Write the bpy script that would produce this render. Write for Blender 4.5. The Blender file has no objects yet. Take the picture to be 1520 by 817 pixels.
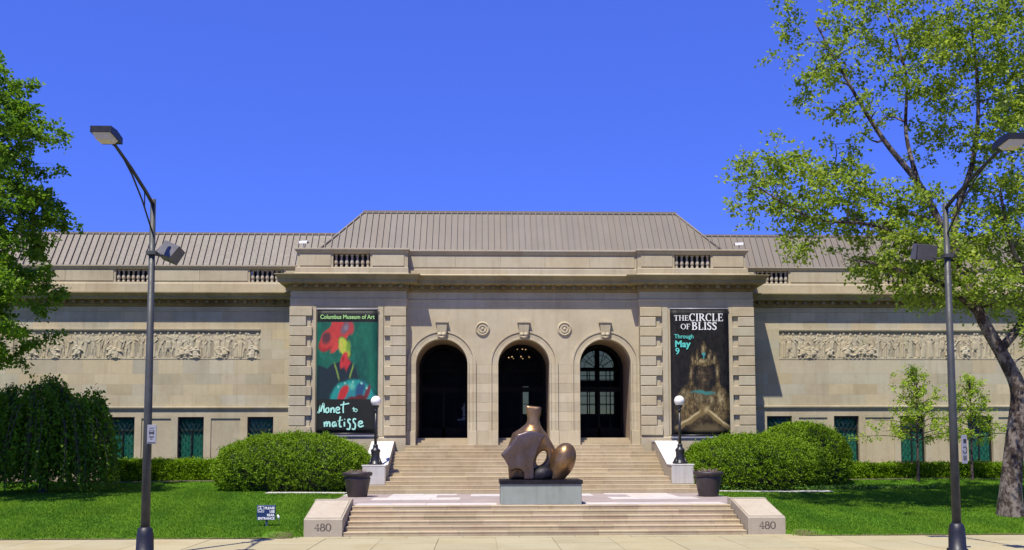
import bpy, bmesh, math, random
import numpy as np
from mathutils import Vector, Matrix
random.seed(7); rng = np.random.default_rng(11)
R = math.radians
S = bpy.context.scene
COL = S.collection

# ------------------------------------------------------------------ camera, sky, sun
cam_d = bpy.data.cameras.new('camera'); cam = bpy.data.objects.new('camera', cam_d); COL.objects.link(cam)
YAW, PITCH, ROLL = R(1.84), math.atan(109/1478), -0.0025
fw = Vector((math.sin(YAW)*math.cos(PITCH), math.cos(YAW)*math.cos(PITCH), math.sin(PITCH)))
rt = Vector((math.cos(YAW), -math.sin(YAW), 0)); upv = rt.cross(fw)
cx = rt*math.cos(ROLL)+upv*math.sin(ROLL); cy = -rt*math.sin(ROLL)+upv*math.cos(ROLL)
m = Matrix((cx, cy, -fw)).transposed().to_4x4(); m.translation = Vector((-2.2, 0, 3.0))
cam.matrix_world = m
cam_d.sensor_width = 36; cam_d.lens = 1478/1520*36; cam_d.shift_y = 0.0944
cam_d.clip_start = 0.1; cam_d.clip_end = 6000
S.camera = cam

TO_SUN = Vector((-0.223, -0.45, 1.0)).normalized()
SUN_EL = math.asin(TO_SUN.z); SUN_AZ = math.atan2(TO_SUN.x, TO_SUN.y)
W = bpy.data.worlds.new('World'); S.world = W; W.use_nodes = True
wn = W.node_tree.nodes; wl = W.node_tree.links
bg = wn['Background']; sky = wn.new('ShaderNodeTexSky'); sky.sky_type = 'NISHITA'
sky.sun_disc = False; sky.sun_elevation = SUN_EL; sky.sun_rotation = SUN_AZ
sky.altitude = 2500; sky.air_density = 1.0; sky.dust_density = 0.0; sky.ozone_density = 5.0
tint = wn.new('ShaderNodeMix'); tint.data_type = 'RGBA'; tint.blend_type = 'MULTIPLY'; tint.inputs[0].default_value = 1.0
tint.inputs[7].default_value = (0.50, 0.60, 1.30, 1)
wl.new(sky.outputs[0], tint.inputs[6]); flat = wn.new('ShaderNodeMix'); flat.data_type = 'RGBA'; flat.inputs[0].default_value = 0.5; flat.inputs[7].default_value = (.40, .83, 4.35, 1)
wl.new(tint.outputs[2], flat.inputs[6]); wl.new(flat.outputs[2], bg.inputs[0]); bg.inputs[1].default_value = 0.13
sd = bpy.data.lights.new('sun', 'SUN'); sd.energy = 4.6; sd.angle = R(0.53); sd.color = (1.0, 0.94, 0.84)
so = bpy.data.objects.new('sun', sd); COL.objects.link(so); so.location = (-20, -20, 60)
so.rotation_euler = (-TO_SUN).to_track_quat('-Z', 'Y').to_euler()
S.view_settings.view_transform = 'Standard'; S.view_settings.look = 'None'
S.view_settings.exposure = 0.62; S.view_settings.gamma = 1.0
S.render.engine = 'CYCLES'
S.cycles.max_bounces = 6; S.cycles.transparent_max_bounces = 12

# ------------------------------------------------------------------ materials
class NT:
    def __init__(s, name):
        s.m = bpy.data.materials.new(name); s.m.use_nodes = True
        s.t = s.m.node_tree; s.b = s.t.nodes['Principled BSDF']; s.out = s.t.nodes['Material Output']
    def n(s, typ, **kw):
        x = s.t.nodes.new('ShaderNode'+typ)
        for k, v in kw.items(): setattr(x, k, v)
        return x
    def l(s, a, b): s.t.links.new(a, b)
    def pos(s): return s.n('NewGeometry').outputs['Position']
    def noise(s, vec, scale, detail=3, rough=.5, stretch=None):
        if stretch:
            mp = s.n('Mapping'); mp.inputs['Scale'].default_value = stretch; s.l(vec, mp.inputs[0]); vec = mp.outputs[0]
        x = s.n('TexNoise'); x.inputs['Scale'].default_value = scale; x.inputs['Detail'].default_value = detail
        x.inputs['Roughness'].default_value = rough; s.l(vec, x.inputs['Vector']); return x.outputs['Fac']
    def ramp(s, fac, a, b, lo, hi):
        x = s.n('MapRange'); s.l(fac, x.inputs[0])
        for i, v in enumerate((a, b, lo, hi)): x.inputs[i+1].default_value = v
        return x.outputs[0]
    def math(s, op, a, b=None):
        x = s.n('Math', operation=op)
        for i, v in enumerate((a, b)):
            if v is None: continue
            if isinstance(v, (int, float)): x.inputs[i].default_value = v
            else: s.l(v, x.inputs[i])
        return x.outputs[0]
    def mix(s, fac, a, b, blend='MIX'):
        x = s.n('Mix', data_type='RGBA', blend_type=blend)
        for i, v in ((0, fac), (6, a), (7, b)):
            if isinstance(v, (int, float)): x.inputs[i].default_value = v if i == 0 else (v, v, v, 1)
            elif isinstance(v, tuple): x.inputs[i].default_value = (*v[:3], 1)
            else: s.l(v, x.inputs[i])
        return x.outputs[2]
    def bump(s, h, strength=.3, dist=.02):
        x = s.n('Bump'); x.inputs['Strength'].default_value = strength; x.inputs['Distance'].default_value = dist
        s.l(h, x.inputs['Height']); s.l(x.outputs[0], s.b.inputs['Normal'])
    def set(s, col=None, rough=.7, metal=0, spec=None):
        if col is not None:
            if isinstance(col, tuple): s.b.inputs['Base Color'].default_value = (*col[:3], 1)
            else: s.l(col, s.b.inputs['Base Color'])
        if isinstance(rough, (int, float)): s.b.inputs['Roughness'].default_value = rough
        else: s.l(rough, s.b.inputs['Roughness'])
        s.b.inputs['Metallic'].default_value = metal
        if spec is not None: s.b.inputs['Specular IOR Level'].default_value = spec
        return s.m

def stone_mat(name, base, stain=(.62, .56, .48), stain_amt=.42, rough=.85, fine=.2, drip=.42):
    k = NT(name); p = k.pos()
    g = k.noise(p, 60, 3, .7); big = k.noise(p, .55, 4, .6); mid = k.noise(p, 4, 4, .65)
    dr = k.noise(p, 1, 4, .6, stretch=(4, 4, .35))
    tone = k.n('ObjectInfo').outputs['Color']
    c = k.mix(1.0, base, tone, 'MULTIPLY')
    c = k.mix(k.ramp(g, .3, .7, 0, 1), c, k.mix(1.0, c, (1-fine, 1-fine, 1-fine), 'MULTIPLY'))
    c = k.mix(k.ramp(mid, .35, .8, 0, .5), c, k.mix(1.0, c, (.86, .83, .78), 'MULTIPLY'))
    c = k.mix(k.ramp(big, .45, .75, 0, stain_amt), c, k.mix(1.0, c, stain, 'MULTIPLY'))
    c = k.mix(k.ramp(dr, .5, .8, 0, drip), c, k.mix(1.0, c, (.66, .6, .52), 'MULTIPLY'))
    k.bump(k.math('ADD', g, k.math('MULTIPLY', mid, 1.5)), .35, .012)
    return k.set(c, rough, spec=.25)

M = {}
M['stone'] = stone_mat('limestone', (.50, .435, .292))
M['wing_stone'] = stone_mat('wing_limestone', (.49, .428, .28))
M['cornice'] = stone_mat('shaded_cornice_limestone', (.33, .275, .145), stain=(.5, .42, .28), stain_amt=.7, drip=.5)  # stained stone, with the shade under the overhanging crown also put into its colour
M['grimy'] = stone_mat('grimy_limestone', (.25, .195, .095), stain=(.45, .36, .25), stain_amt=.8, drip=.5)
M['step'] = stone_mat('step_stone', (.47, .39, .25), stain=(.75, .62, .52), stain_amt=.5)
M['upper_step'] = stone_mat('upper_step_stone', (.455, .378, .24), stain=(.7, .6, .5), stain_amt=.5)
M['cheek'] = stone_mat('cheek_stone', (.43, .375, .275), stain=(.8, .7, .6), stain_amt=.4)
M['pale_cheek'] = stone_mat('pale_cheek_stone', (.62, .60, .55), stain=(.7, .68, .6), stain_amt=.25)
M['paving'] = stone_mat('pale_paving_stone', (.58, .53, .47), stain=(.8, .75, .68), stain_amt=.3)
M['sidewalk'] = stone_mat('concrete', (.42, .37, .215), stain=(.78, .72, .6), stain_amt=.6, fine=.25, drip=0)
M['sidewalk'].name = 'concrete'
M['walk'] = stone_mat('pale_concrete', (.55, .53, .48), drip=0)
M['plinth'] = stone_mat('grey_green_granite', (.30, .33, .285), stain=(.65, .72, .66), stain_amt=.6, drip=.6)

def brick_mat():
    k = NT('brick_paving'); p = k.pos()
    x = k.n('TexBrick'); x.inputs['Scale'].default_value = 1; k.l(p, x.inputs['Vector'])
    x.inputs['Brick Width'].default_value = .2; x.inputs['Row Height'].default_value = .1; x.inputs['Mortar Size'].default_value = .008
    x.inputs['Color1'].default_value = (.32, .25, .215, 1); x.inputs['Color2'].default_value = (.26, .21, .19, 1); x.inputs['Mortar'].default_value = (.2, .175, .15, 1)
    c = k.mix(k.ramp(k.noise(p, 1.2, 4), .4, .7, 0, .6), x.outputs['Color'], (.38, .31, .27))
    k.bump(x.outputs['Fac'], -.3, .01)
    return k.set(c, .85)
M['brick'] = brick_mat()

def roof_mat():
    k = NT('roof_metal'); p = k.pos()
    c = k.mix(k.ramp(k.noise(p, .8, 4, .6, (1, 1, .4)), .3, .7, 0, 1), (.165, .141, .109), (.145, .124, .096))
    c = k.mix(1, c, k.n('ObjectInfo').outputs['Color'], 'MULTIPLY')
    return k.set(c, k.ramp(k.noise(p, 9), .3, .7, .5, .65), 0.0, .4)
M['roof'] = roof_mat()

def simple(name, col, rough=.6, metal=0, var=.25, scale=6, bump=.0, spec=None):
    k = NT(name); p = k.n('TexCoord').outputs['Object']
    n = k.noise(p, scale, 4, .6)
    c = k.mix(k.ramp(n, .3, .7, 0, 1), col, tuple(max(0, v*(1-var)) for v in col))
    if bump: k.bump(k.noise(p, scale*5, 3), bump, .01)
    return k.set(c, k.ramp(k.noise(p, scale*2, 3), .3, .7, max(.05, rough-.08), min(1, rough+.08)), metal, spec)
M['pole'] = simple('weathered_steel', (.075, .078, .068), .55, .3, .4, 3, .1)
M['pole_base'] = simple('black_painted_iron', (.014, .014, .018), .45, 0, .4, 8, .1)
M['lamp_head'] = simple('dark_lamp_housing', (.018, .018, .018), .45, .2)
M['lens'] = simple('milky_lens', (.62, .57, .42), .6, 0, .05)
M['flood'] = simple('grey_floodlight_housing', (.13, .125, .12), .4, .2)
M['flood_glass'] = simple('floodlight_glass', (.05, .08, .14), .08, 0)
M['iron'] = simple('black_iron', (.018, .018, .02), .4, 0, .3, 10, .1)
M['globe'] = simple('white_globe_glass', (.80, .78, .72), .25, 0, .06, 3)
M['pot'] = simple('brown_planter', (.045, .032, .027), .5, 0, .35, 5, .15)
M['soil'] = simple('soil', (.06, .042, .028), .95, 0, .5, 12, .5)
M['dry'] = simple('dry_stems', (.30, .21, .16), .9, 0, .5, 20)
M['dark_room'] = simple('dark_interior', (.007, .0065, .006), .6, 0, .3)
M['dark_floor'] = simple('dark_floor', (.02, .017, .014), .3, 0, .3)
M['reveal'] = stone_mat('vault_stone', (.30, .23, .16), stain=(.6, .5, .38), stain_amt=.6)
M['win_frame'] = simple('dark_bronze_frame', (.022, .020, .017), .45, .3)
M['curtain'] = simple('teal_curtain', (.025, .26, .17), .9, 0, .35, 5)
M['grille'] = simple('iron_grille', (.018, .045, .038), .6, .2)
M['white'] = simple('white_paint', (.78, .78, .76), .5, 0, .08)
M['sign_blue'] = simple('blue_sign_paint', (.008, .030, .105), .4, 0, .2)
M['sign_grey'] = simple('sign_face', (.30, .30, .32), .45, .1, .15)
M['sign_black'] = simple('sign_black', (.02, .02, .025), .6)
M['stake'] = simple('painted_stake', (.03, .07, .09), .5)
M['bark_sap'] = simple('sapling_bark', (.085, .06, .048), .9, 0, .4, 12, .4)
M['engraved'] = simple('engraved_shadow_paint', (.10, .08, .065), .9)
M['asphalt'] = simple('asphalt', (.19, .175, .15), .9, 0, .3, 40, .4)  # unseen road, made paler so it bounces warm light up onto shaded stone
M['yellow'] = simple('road_yellow', (.55, .38, .05), .7)
M['statue'] = simple('pale_marble', (.62, .64, .68), .5)

def bark_mat():
    k = NT('sycamore_bark'); p = k.pos()
    a = k.noise(p, 3.2, 5, .65, (1, 1, .55)); b = k.noise(p, 9, 4, .7)
    f = k.math('ADD', a, k.math('MULTIPLY', k.math('SUBTRACT', b, .5), .5))
    c = k.mix(k.ramp(f, .42, .56, 0, 1), (.20, .165, .13), (.045, .032, .024))
    k.bump(k.math('ADD', f, b), .8, .03)
    return k.set(c, .9, spec=.2)
M['bark'] = bark_mat()

def bronze_mat(name, a, b, r=.38):
    k = NT(name); p = k.pos()
    n = k.noise(p, 1.6, 5, .6, (1, 1, .6)); s2 = k.noise(p, 7, 4, .6)
    c = k.mix(k.ramp(n, .35, .65, 0, 1), a, b)
    c = k.mix(k.ramp(s2, .5, .8, 0, .6), c, (.05, .06, .055))
    k.bump(s2, .15, .02)
    return k.set(c, k.ramp(s2, .3, .7, r-.08, r+.14), .75)
M['bronze'] = bronze_mat('bronze', (.34, .20, .085), (.13, .075, .038), .32)
M['bronze_grey'] = bronze_mat('bronze_grey_patina', (.17, .13, .125), (.12, .078, .05), .40)
M['bronze_dark'] = bronze_mat('bronze_dark', (.03, .025, .025), (.018, .016, .02), .5)

def leaf_mat(name, dark, light, trans=.35, rough=.5):
    k = NT(name)
    at = k.n('Attribute', attribute_name='tone')
    c = k.mix(at.outputs['Fac'], dark, light)
    k.set(c, rough, spec=.18)
    tr = k.n('BsdfTranslucent'); k.l(k.mix(1, c, (1.15, 1.2, .55), 'MULTIPLY'), tr.inputs[0])
    mx = k.n('MixShader'); mx.inputs[0].default_value = trans
    k.l(k.b.outputs[0], mx.inputs[1]); k.l(tr.outputs[0], mx.inputs[2]); k.l(mx.outputs[0], k.out.inputs[0])
    return k.m
M['leaf_syc'] = leaf_mat('sycamore_leaves', (.10, .185, .016), (.42, .50, .08), .48)
M['leaf_left'] = leaf_mat('maple_leaves', (.05, .14, .010), (.22, .35, .03), .45)
M['leaf_mul'] = leaf_mat('weeping_leaves', (.045, .13, .006), (.21, .36, .02), .48)
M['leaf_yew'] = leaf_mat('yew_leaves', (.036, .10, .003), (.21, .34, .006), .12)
M['leaf_hedge'] = leaf_mat('hedge_leaves', (.055, .14, .002), (.23, .37, .007), .3)
M['leaf_sap'] = leaf_mat('sapling_leaves', (.16, .29, .014), (.46, .58, .06), .5)
M['leaf_cover'] = leaf_mat('ground_cover_leaves', (.05, .13, .015), (.14, .25, .04), .3)
M['grass'] = leaf_mat('grass_blades', (.058, .165, .010), (.185, .315, .018), .3, .7)
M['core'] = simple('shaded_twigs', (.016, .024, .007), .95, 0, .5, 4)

def lawn_mat():
    k = NT('lawn_soil'); p = k.pos()
    c = k.mix(k.ramp(k.noise(p, .7, 5, .65), .3, .7, 0, 1), (.055, .15, .006), (.10, .225, .010))
    c = k.mix(k.ramp(k.noise(p, 14, 4, .7), .4, .75, 0, .7), c, (.085, .15, .015))
    sx = k.n('SeparateXYZ'); k.l(p, sx.inputs[0])
    edge = k.math('SUBTRACT', k.ramp(k.noise(p, 2.2, 4), .3, .7, 33.25, 32.75), sx.outputs[1])
    ch = k.math('MULTIPLY', k.ramp(k.math('ABSOLUTE', k.math('SUBTRACT', k.math('ABSOLUTE', sx.outputs[0]), 8.5)), .3, .8, 1, 0), k.ramp(sx.outputs[1], 33.6, 34.2, 1, 0))
    c = k.mix(k.math('MAXIMUM', k.ramp(edge, -.05, .15, 0, .85), k.math('MULTIPLY', ch, .8)), c, k.mix(k.noise(p, 18, 4), (.17, .125, .075), (.09, .075, .035)))
    k.bump(k.noise(p, 40, 3), .6, .03)
    return k.set(c, .95, spec=.1)
M['lawn'] = lawn_mat()
M['mulch'] = simple('mulch', (.16, .12, .085), .95, 0, .5, 3, .5)

def tinted():
    k = NT('tinted_glass'); tr = k.n('BsdfTransparent'); tr.inputs[0].default_value = (.62, .52, .29, 1)
    gl = k.n('BsdfGlossy'); gl.inputs['Roughness'].default_value = .05; gl.inputs[0].default_value = (.8, .8, .8, 1)
    fr = k.math('ADD', k.math('MULTIPLY', k.math('POWER', k.n('LayerWeight').outputs['Facing'], 5), .8), .02)
    mx = k.n('MixShader'); k.l(fr, mx.inputs[0]); k.l(tr.outputs[0], mx.inputs[1]); k.l(gl.outputs[0], mx.inputs[2]); k.l(mx.outputs[0], k.out.inputs[0]); return k.m
M['tinted'] = tinted()
def wglass():
    k = NT('window_glass'); tr = k.n('BsdfTransparent'); tr.inputs[0].default_value = (.8, .84, .83, 1)
    gl = k.n('BsdfGlossy'); gl.inputs['Roughness'].default_value = .04
    fr = k.math('ADD', k.math('MULTIPLY', k.math('POWER', k.n('LayerWeight').outputs['Facing'], 5), .5), .005)
    mx = k.n('MixShader'); k.l(fr, mx.inputs[0]); k.l(tr.outputs[0], mx.inputs[1]); k.l(gl.outputs[0], mx.inputs[2]); k.l(mx.outputs[0], k.out.inputs[0]); return k.m
M['wglass'] = wglass()
M['door_frame'] = simple('black_door_frame', (.004, .004, .004), .7, 0, .2, spec=.15)
k_ = NT('dark_door_glass'); tr_ = k_.n('BsdfTransparent'); tr_.inputs[0].default_value = (.72, .74, .72, 1); gl_ = k_.n('BsdfGlossy'); gl_.inputs['Roughness'].default_value = .05; mx_ = k_.n('MixShader'); mx_.inputs[0].default_value = .0015
k_.l(tr_.outputs[0], mx_.inputs[1]); k_.l(gl_.outputs[0], mx_.inputs[2]); k_.l(mx_.outputs[0], k_.out.inputs[0]); M['door_glass'] = k_.m

# ------------------------------------------------------------------ mesh helpers
def link(name, me, mat=None, parent=None, kind=None, tone=None, loc=None):
    o = bpy.data.objects.new(name, me); COL.objects.link(o)
    if mat is not None and not me.materials: me.materials.append(mat)
    if parent is not None:
        o.parent = parent
        if parent.get('_w'): o.matrix_parent_inverse = Matrix.Translation(-Vector(parent['_w']))
    if kind: o['kind'] = kind
    if loc is not None: o.location = loc
    if tone is not None:
        o.color = (tone, tone, tone, 1) if isinstance(tone, (int, float)) else (*tone, 1)
    return o

class MB:
    def __init__(s): s.v = []; s.f = []; s.sm = []
    def add(s, vs, fs, smooth=False):
        b = len(s.v); s.v += [tuple(p) for p in vs]
        for f in fs: s.f.append(tuple(i+b for i in f)); s.sm.append(smooth)
        return s
    def box(s, x0, x1, y0, y1, z0, z1):
        return s.add([(x0,y0,z0),(x1,y0,z0),(x1,y1,z0),(x0,y1,z0),(x0,y0,z1),(x1,y0,z1),(x1,y1,z1),(x0,y1,z1)],
              [(0,3,2,1),(4,5,6,7),(0,1,5,4),(1,2,6,5),(2,3,7,6),(3,0,4,7)])
    def block(s, x0, x1, y0, y1, z0, z1, c=.02):
        "stone block with a chamfer round its front (-y) face"
        b = [(x0,y1,z0),(x1,y1,z0),(x1,y1,z1),(x0,y1,z1)]
        mid = [(x0,y0+c,z0),(x1,y0+c,z0),(x1,y0+c,z1),(x0,y0+c,z1)]
        f = [(x0+c,y0,z0+c),(x1-c,y0,z0+c),(x1-c,y0,z1-c),(x0+c,y0,z1-c)]
        fs = [(3,2,1,0),(8,9,10,11)]
        for i in range(4):
            j = (i+1) % 4
            fs += [(i,j,4+j,4+i),(4+i,4+j,8+j,8+i)]
        return s.add(b+mid+f, fs)
    def tube(s, pts, rad, n=8, cap=True):
        pts = [Vector(p) for p in pts]
        if isinstance(rad, (int, float)): rad = [rad]*len(pts)
        vs = []; fs = []
        ref = None
        for i, p in enumerate(pts):
            d = (pts[min(i+1, len(pts)-1)]-pts[max(i-1, 0)]).normalized()
            if ref is None: ref = d.orthogonal().normalized()
            ref = (ref-d*ref.dot(d)).normalized(); q = d.cross(ref)
            for k in range(n):
                a = 2*math.pi*k/n
                vs.append(p+(ref*math.cos(a)+q*math.sin(a))*rad[i])
        for i in range(len(pts)-1):
            for k in range(n):
                j = (k+1) % n
                fs.append((i*n+k, i*n+j, (i+1)*n+j, (i+1)*n+k))
        if cap: fs += [tuple(range(n-1, -1, -1)), tuple(range((len(pts)-1)*n, len(pts)*n))]
        return s.add(vs, fs, True)
    def lathe(s, prof, n=20, c=(0, 0, 0)):
        vs = []; fs = []
        for r, z in prof:
            for k in range(n):
                a = 2*math.pi*k/n; vs.append((c[0]+r*math.cos(a), c[1]+r*math.sin(a), c[2]+z))
        for i in range(len(prof)-1):
            for k in range(n):
                j = (k+1) % n; fs.append((i*n+k, i*n+j, (i+1)*n+j, (i+1)*n+k))
        fs += [tuple(range(n-1, -1, -1)), tuple(range((len(prof)-1)*n, len(prof)*n))]
        return s.add(vs, fs, True)
    def prism_x(s, poly, x0, x1):
        "poly in (y,z), extruded along x"
        n = len(poly); vs = [(x0, y, z) for y, z in poly]+[(x1, y, z) for y, z in poly]
        fs = [(i, (i+1) % n, n+(i+1) % n, n+i) for i in range(n)]+[tuple(range(n-1, -1, -1)), tuple(range(n, 2*n))]
        return s.add(vs, fs)
    def prism_y(s, poly, y0, y1):
        "poly in (x,z), extruded along y"
        n = len(poly); vs = [(x, y0, z) for x, z in poly]+[(x, y1, z) for x, z in poly]
        fs = [((i+1) % n, i, n+i, n+(i+1) % n) for i in range(n)]+[tuple(range(n)), tuple(range(2*n-1, n-1, -1))]
        return s.add(vs, fs)
    def prism_z(s, poly, z0, z1):
        n = len(poly); vs = [(x, y, z0) for x, y in poly]+[(x, y, z1) for x, y in poly]
        fs = [(i, (i+1) % n, n+(i+1) % n, n+i) for i in range(n)]+[tuple(range(n-1, -1, -1)), tuple(range(n, 2*n))]
        return s.add(vs, fs)
    def mesh(s, name, recalc=True):
        me = bpy.data.meshes.new(name); me.from_pydata(s.v, [], s.f)
        if recalc:
            bm = bmesh.new(); bm.from_mesh(me); bmesh.ops.recalc_face_normals(bm, faces=bm.faces); bm.to_mesh(me); bm.free()
        me.polygons.foreach_set('use_smooth', s.sm); me.update()
        return me
    def build(s, name, mat, parent=None, kind=None, tone=None, recalc=True):
        return link(name, s.mesh(name, recalc), mat, parent, kind, tone)

def empty(name, loc, label, cat, group=None, local=False):
    o = bpy.data.objects.new(name, None); COL.objects.link(o); o.location = loc; o.empty_display_size = .2
    o['label'] = label; o['category'] = cat
    if group: o['group'] = group
    if not local: o['_w'] = tuple(loc)
    return o
def tag(o, label, cat, group=None):
    o['label'] = label; o['category'] = cat
    if group: o['group'] = group
    return o
def copy_tree(o, parent=None):
    c = o.copy(); COL.objects.link(c)
    if parent is not None: c.parent = parent
    for ch in list(o.children): copy_tree(ch, c)
    return c

def np_mesh(name, verts, faces_n, idx, tone=None):
    "fast mesh of uniform polygons: idx (F,k)"
    me = bpy.data.meshes.new(name); F, k = idx.shape
    me.vertices.add(len(verts)); me.vertices.foreach_set('co', np.ascontiguousarray(verts, dtype=np.float32).ravel())
    me.loops.add(F*k); me.loops.foreach_set('vertex_index', np.ascontiguousarray(idx, dtype=np.int32).ravel())
    me.polygons.add(F); me.polygons.foreach_set('loop_start', np.arange(F, dtype=np.int32)*k)
    try: me.polygons.foreach_set('loop_total', np.full(F, k, dtype=np.int32))
    except Exception: pass
    me.update(calc_edges=True)
    if tone is not None:
        a = me.attributes.new('tone', 'FLOAT', 'FACE'); a.data.foreach_set('value', np.clip(tone, 0, 1).astype(np.float32))
    return me

def nrm(a): return a/np.maximum(np.linalg.norm(a, axis=1, keepdims=True), 1e-9)
LEAF = np.array([(0, 0, 0), (.34, .38, .10), (.12, 1.0, -.05), (-.34, .42, .10)])       # across, along, fold
def leaf_mesh(name, pos, size, along=None, normal=None, tone=None, width=1.0, jitter=1.0):
    n = len(pos)
    if along is None: along = rng.normal(size=(n, 3))
    along = nrm(along+rng.normal(size=(n, 3))*.35*jitter)
    if normal is None: normal = np.tile((0, 0, 1.0), (n, 1))
    normal = normal+rng.normal(size=(n, 3))*.65*jitter
    normal = nrm(normal-along*(normal*along).sum(1, keepdims=True)); ac = np.cross(along, normal)
    sz = (size*(.7+.6*rng.random(n)))[:, None, None] if np.ndim(size) == 0 else size[:, None, None]
    T = LEAF*np.array((width, 1, 1))
    v = pos[:, None, :]+sz*(T[None, :, 0:1]*ac[:, None]+T[None, :, 1:2]*along[:, None]+T[None, :, 2:3]*normal[:, None])
    base = np.arange(n)[:, None]*4
    idx = np.concatenate([base+np.array([[0, 1, 2]]), base+np.array([[0, 2, 3]])], 1).reshape(-1, 3)
    t = rng.random(n) if tone is None else tone
    return np_mesh(name, v.reshape(-1, 3), 3, idx, np.repeat(t, 2))

def wob(p, s=1.0, ph=0.0):
    "cheap smooth noise of points (N,3)"
    x, y, z = (p*s).T
    return (np.sin(1.7*x+.9*y+ph)+np.sin(1.3*y-1.9*z+2.1*ph)+np.sin(2.3*z+1.1*x-ph)+.6*np.sin(3.9*x+3.1*z+ph)+.6*np.sin(4.3*y+2.7*x+3*ph))/4.2

# surface nets: signed distance field -> smooth closed mesh
def sdf_mesh(name, f, lo, hi, h, smooth=True):
    lo = np.array(lo, float); hi = np.array(hi, float); n = np.ceil((hi-lo)/h).astype(int)+1
    ax = [lo[i]+h*np.arange(n[i]) for i in range(3)]
    G = np.stack(np.meshgrid(*ax, indexing='ij'), -1); V = f(G.reshape(-1, 3)).reshape(n)
    sgn = V < 0
    acc = np.zeros((n[0]-1, n[1]-1, n[2]-1, 3)); cnt = np.zeros((n[0]-1, n[1]-1, n[2]-1))
    def sl(a, b): return slice(a, (None if b == 0 else b))
    corners = [(i, j, k) for i in (0, 1) for j in (0, 1) for k in (0, 1)]
    for c in corners:
        for a in range(3):
            if c[a]: continue
            d = list(c); d[a] = 1
            A = tuple(slice(c[t], n[t]-1+c[t]) for t in range(3)); B = tuple(slice(d[t], n[t]-1+d[t]) for t in range(3))
            x = sgn[A] != sgn[B]; va, vb = V[A], V[B]
            t_ = np.where(x, va/np.where(x, va-vb, 1), 0)
            for q in range(3):
                acc[..., q] += np.where(x, c[q]+(t_ if q == a else 0), 0)
            cnt += x
    act = cnt > 0
    vid = -np.ones(act.shape, int); vid[act] = np.arange(act.sum())
    cell = np.argwhere(act); verts = lo+h*(cell+acc[act]/cnt[act][:, None])
    quads = []
    for a in range(3):
        b, c = (a+1) % 3, (a+2) % 3
        A = [slice(None)]*3; B = [slice(None)]*3; A[a] = slice(0, -1); B[a] = slice(1, None)
        e = np.argwhere(sgn[tuple(A)] != sgn[tuple(B)])
        e = e[(e[:, b] > 0) & (e[:, c] > 0) & (e[:, b] < n[b]-1) & (e[:, c] < n[c]-1)]
        o = []
        for db, dc in ((-1, -1), (0, -1), (0, 0), (-1, 0)):
            q = e.copy(); q[:, b] += db; q[:, c] += dc; o.append(vid[q[:, 0], q[:, 1], q[:, 2]])
        Q = np.stack(o, 1); flip = sgn[tuple(e.T)] if len(e) else np.zeros(0, bool)
        Q = np.where(flip[:, None], Q, Q[:, ::-1]); quads.append(Q)
    me = np_mesh(name, verts, 4, np.concatenate(quads))
    bm = bmesh.new(); bm.from_mesh(me); bmesh.ops.recalc_face_normals(bm, faces=bm.faces); bm.to_mesh(me); bm.free()
    if smooth: me.polygons.foreach_set('use_smooth', [True]*len(me.polygons))
    me.update(); return me
def cap(p, a, b, r0, r1=None):
    a = np.array(a, float); b = np.array(b, float); r1 = r0 if r1 is None else r1
    t = np.clip(((p-a)@(b-a))/max((b-a)@(b-a), 1e-9), 0, 1)
    return np.linalg.norm(p-a-t[:, None]*(b-a), axis=1)-(r0+(r1-r0)*t)
def ell(p, c, r, rot=0):
    q = p-np.array(c, float); ca, sa = math.cos(rot), math.sin(rot)
    x, z = ca*q[:, 0]+sa*q[:, 2], -sa*q[:, 0]+ca*q[:, 2]; q = np.stack([x, q[:, 1], z], 1)/np.array(r, float)
    return (np.linalg.norm(q, axis=1)-1)*min(r)
def rbox(p, c, hs, r, rot=0):
    q = p-np.array(c, float); ca, sa = math.cos(rot), math.sin(rot)
    q = np.stack([ca*q[:, 0]+sa*q[:, 2], q[:, 1], -sa*q[:, 0]+ca*q[:, 2]], 1)
    d = np.abs(q)-(np.array(hs)-r); return np.linalg.norm(np.maximum(d, 0), axis=1)+np.minimum(d.max(1), 0)-r
def smin(a, b, k): h = np.clip(.5+.5*(b-a)/k, 0, 1); return b+(a-b)*h-k*h*(1-h)
def smax(a, b, k): return -smin(-a, -b, k)

def tone(s=.05):
    t = 1+random.uniform(-s, s); h = random.uniform(-.5, .5)*s
    return Tone((t*(1+h), t, t*(1-h*1.6+random.uniform(-.3, .3)*s)))
class Tone(tuple):
    def __mul__(a, b): b = b if isinstance(b, tuple) else (b, b, b); return Tone(x*y for x, y in zip(a, b))
    __rmul__ = __mul__

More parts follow.
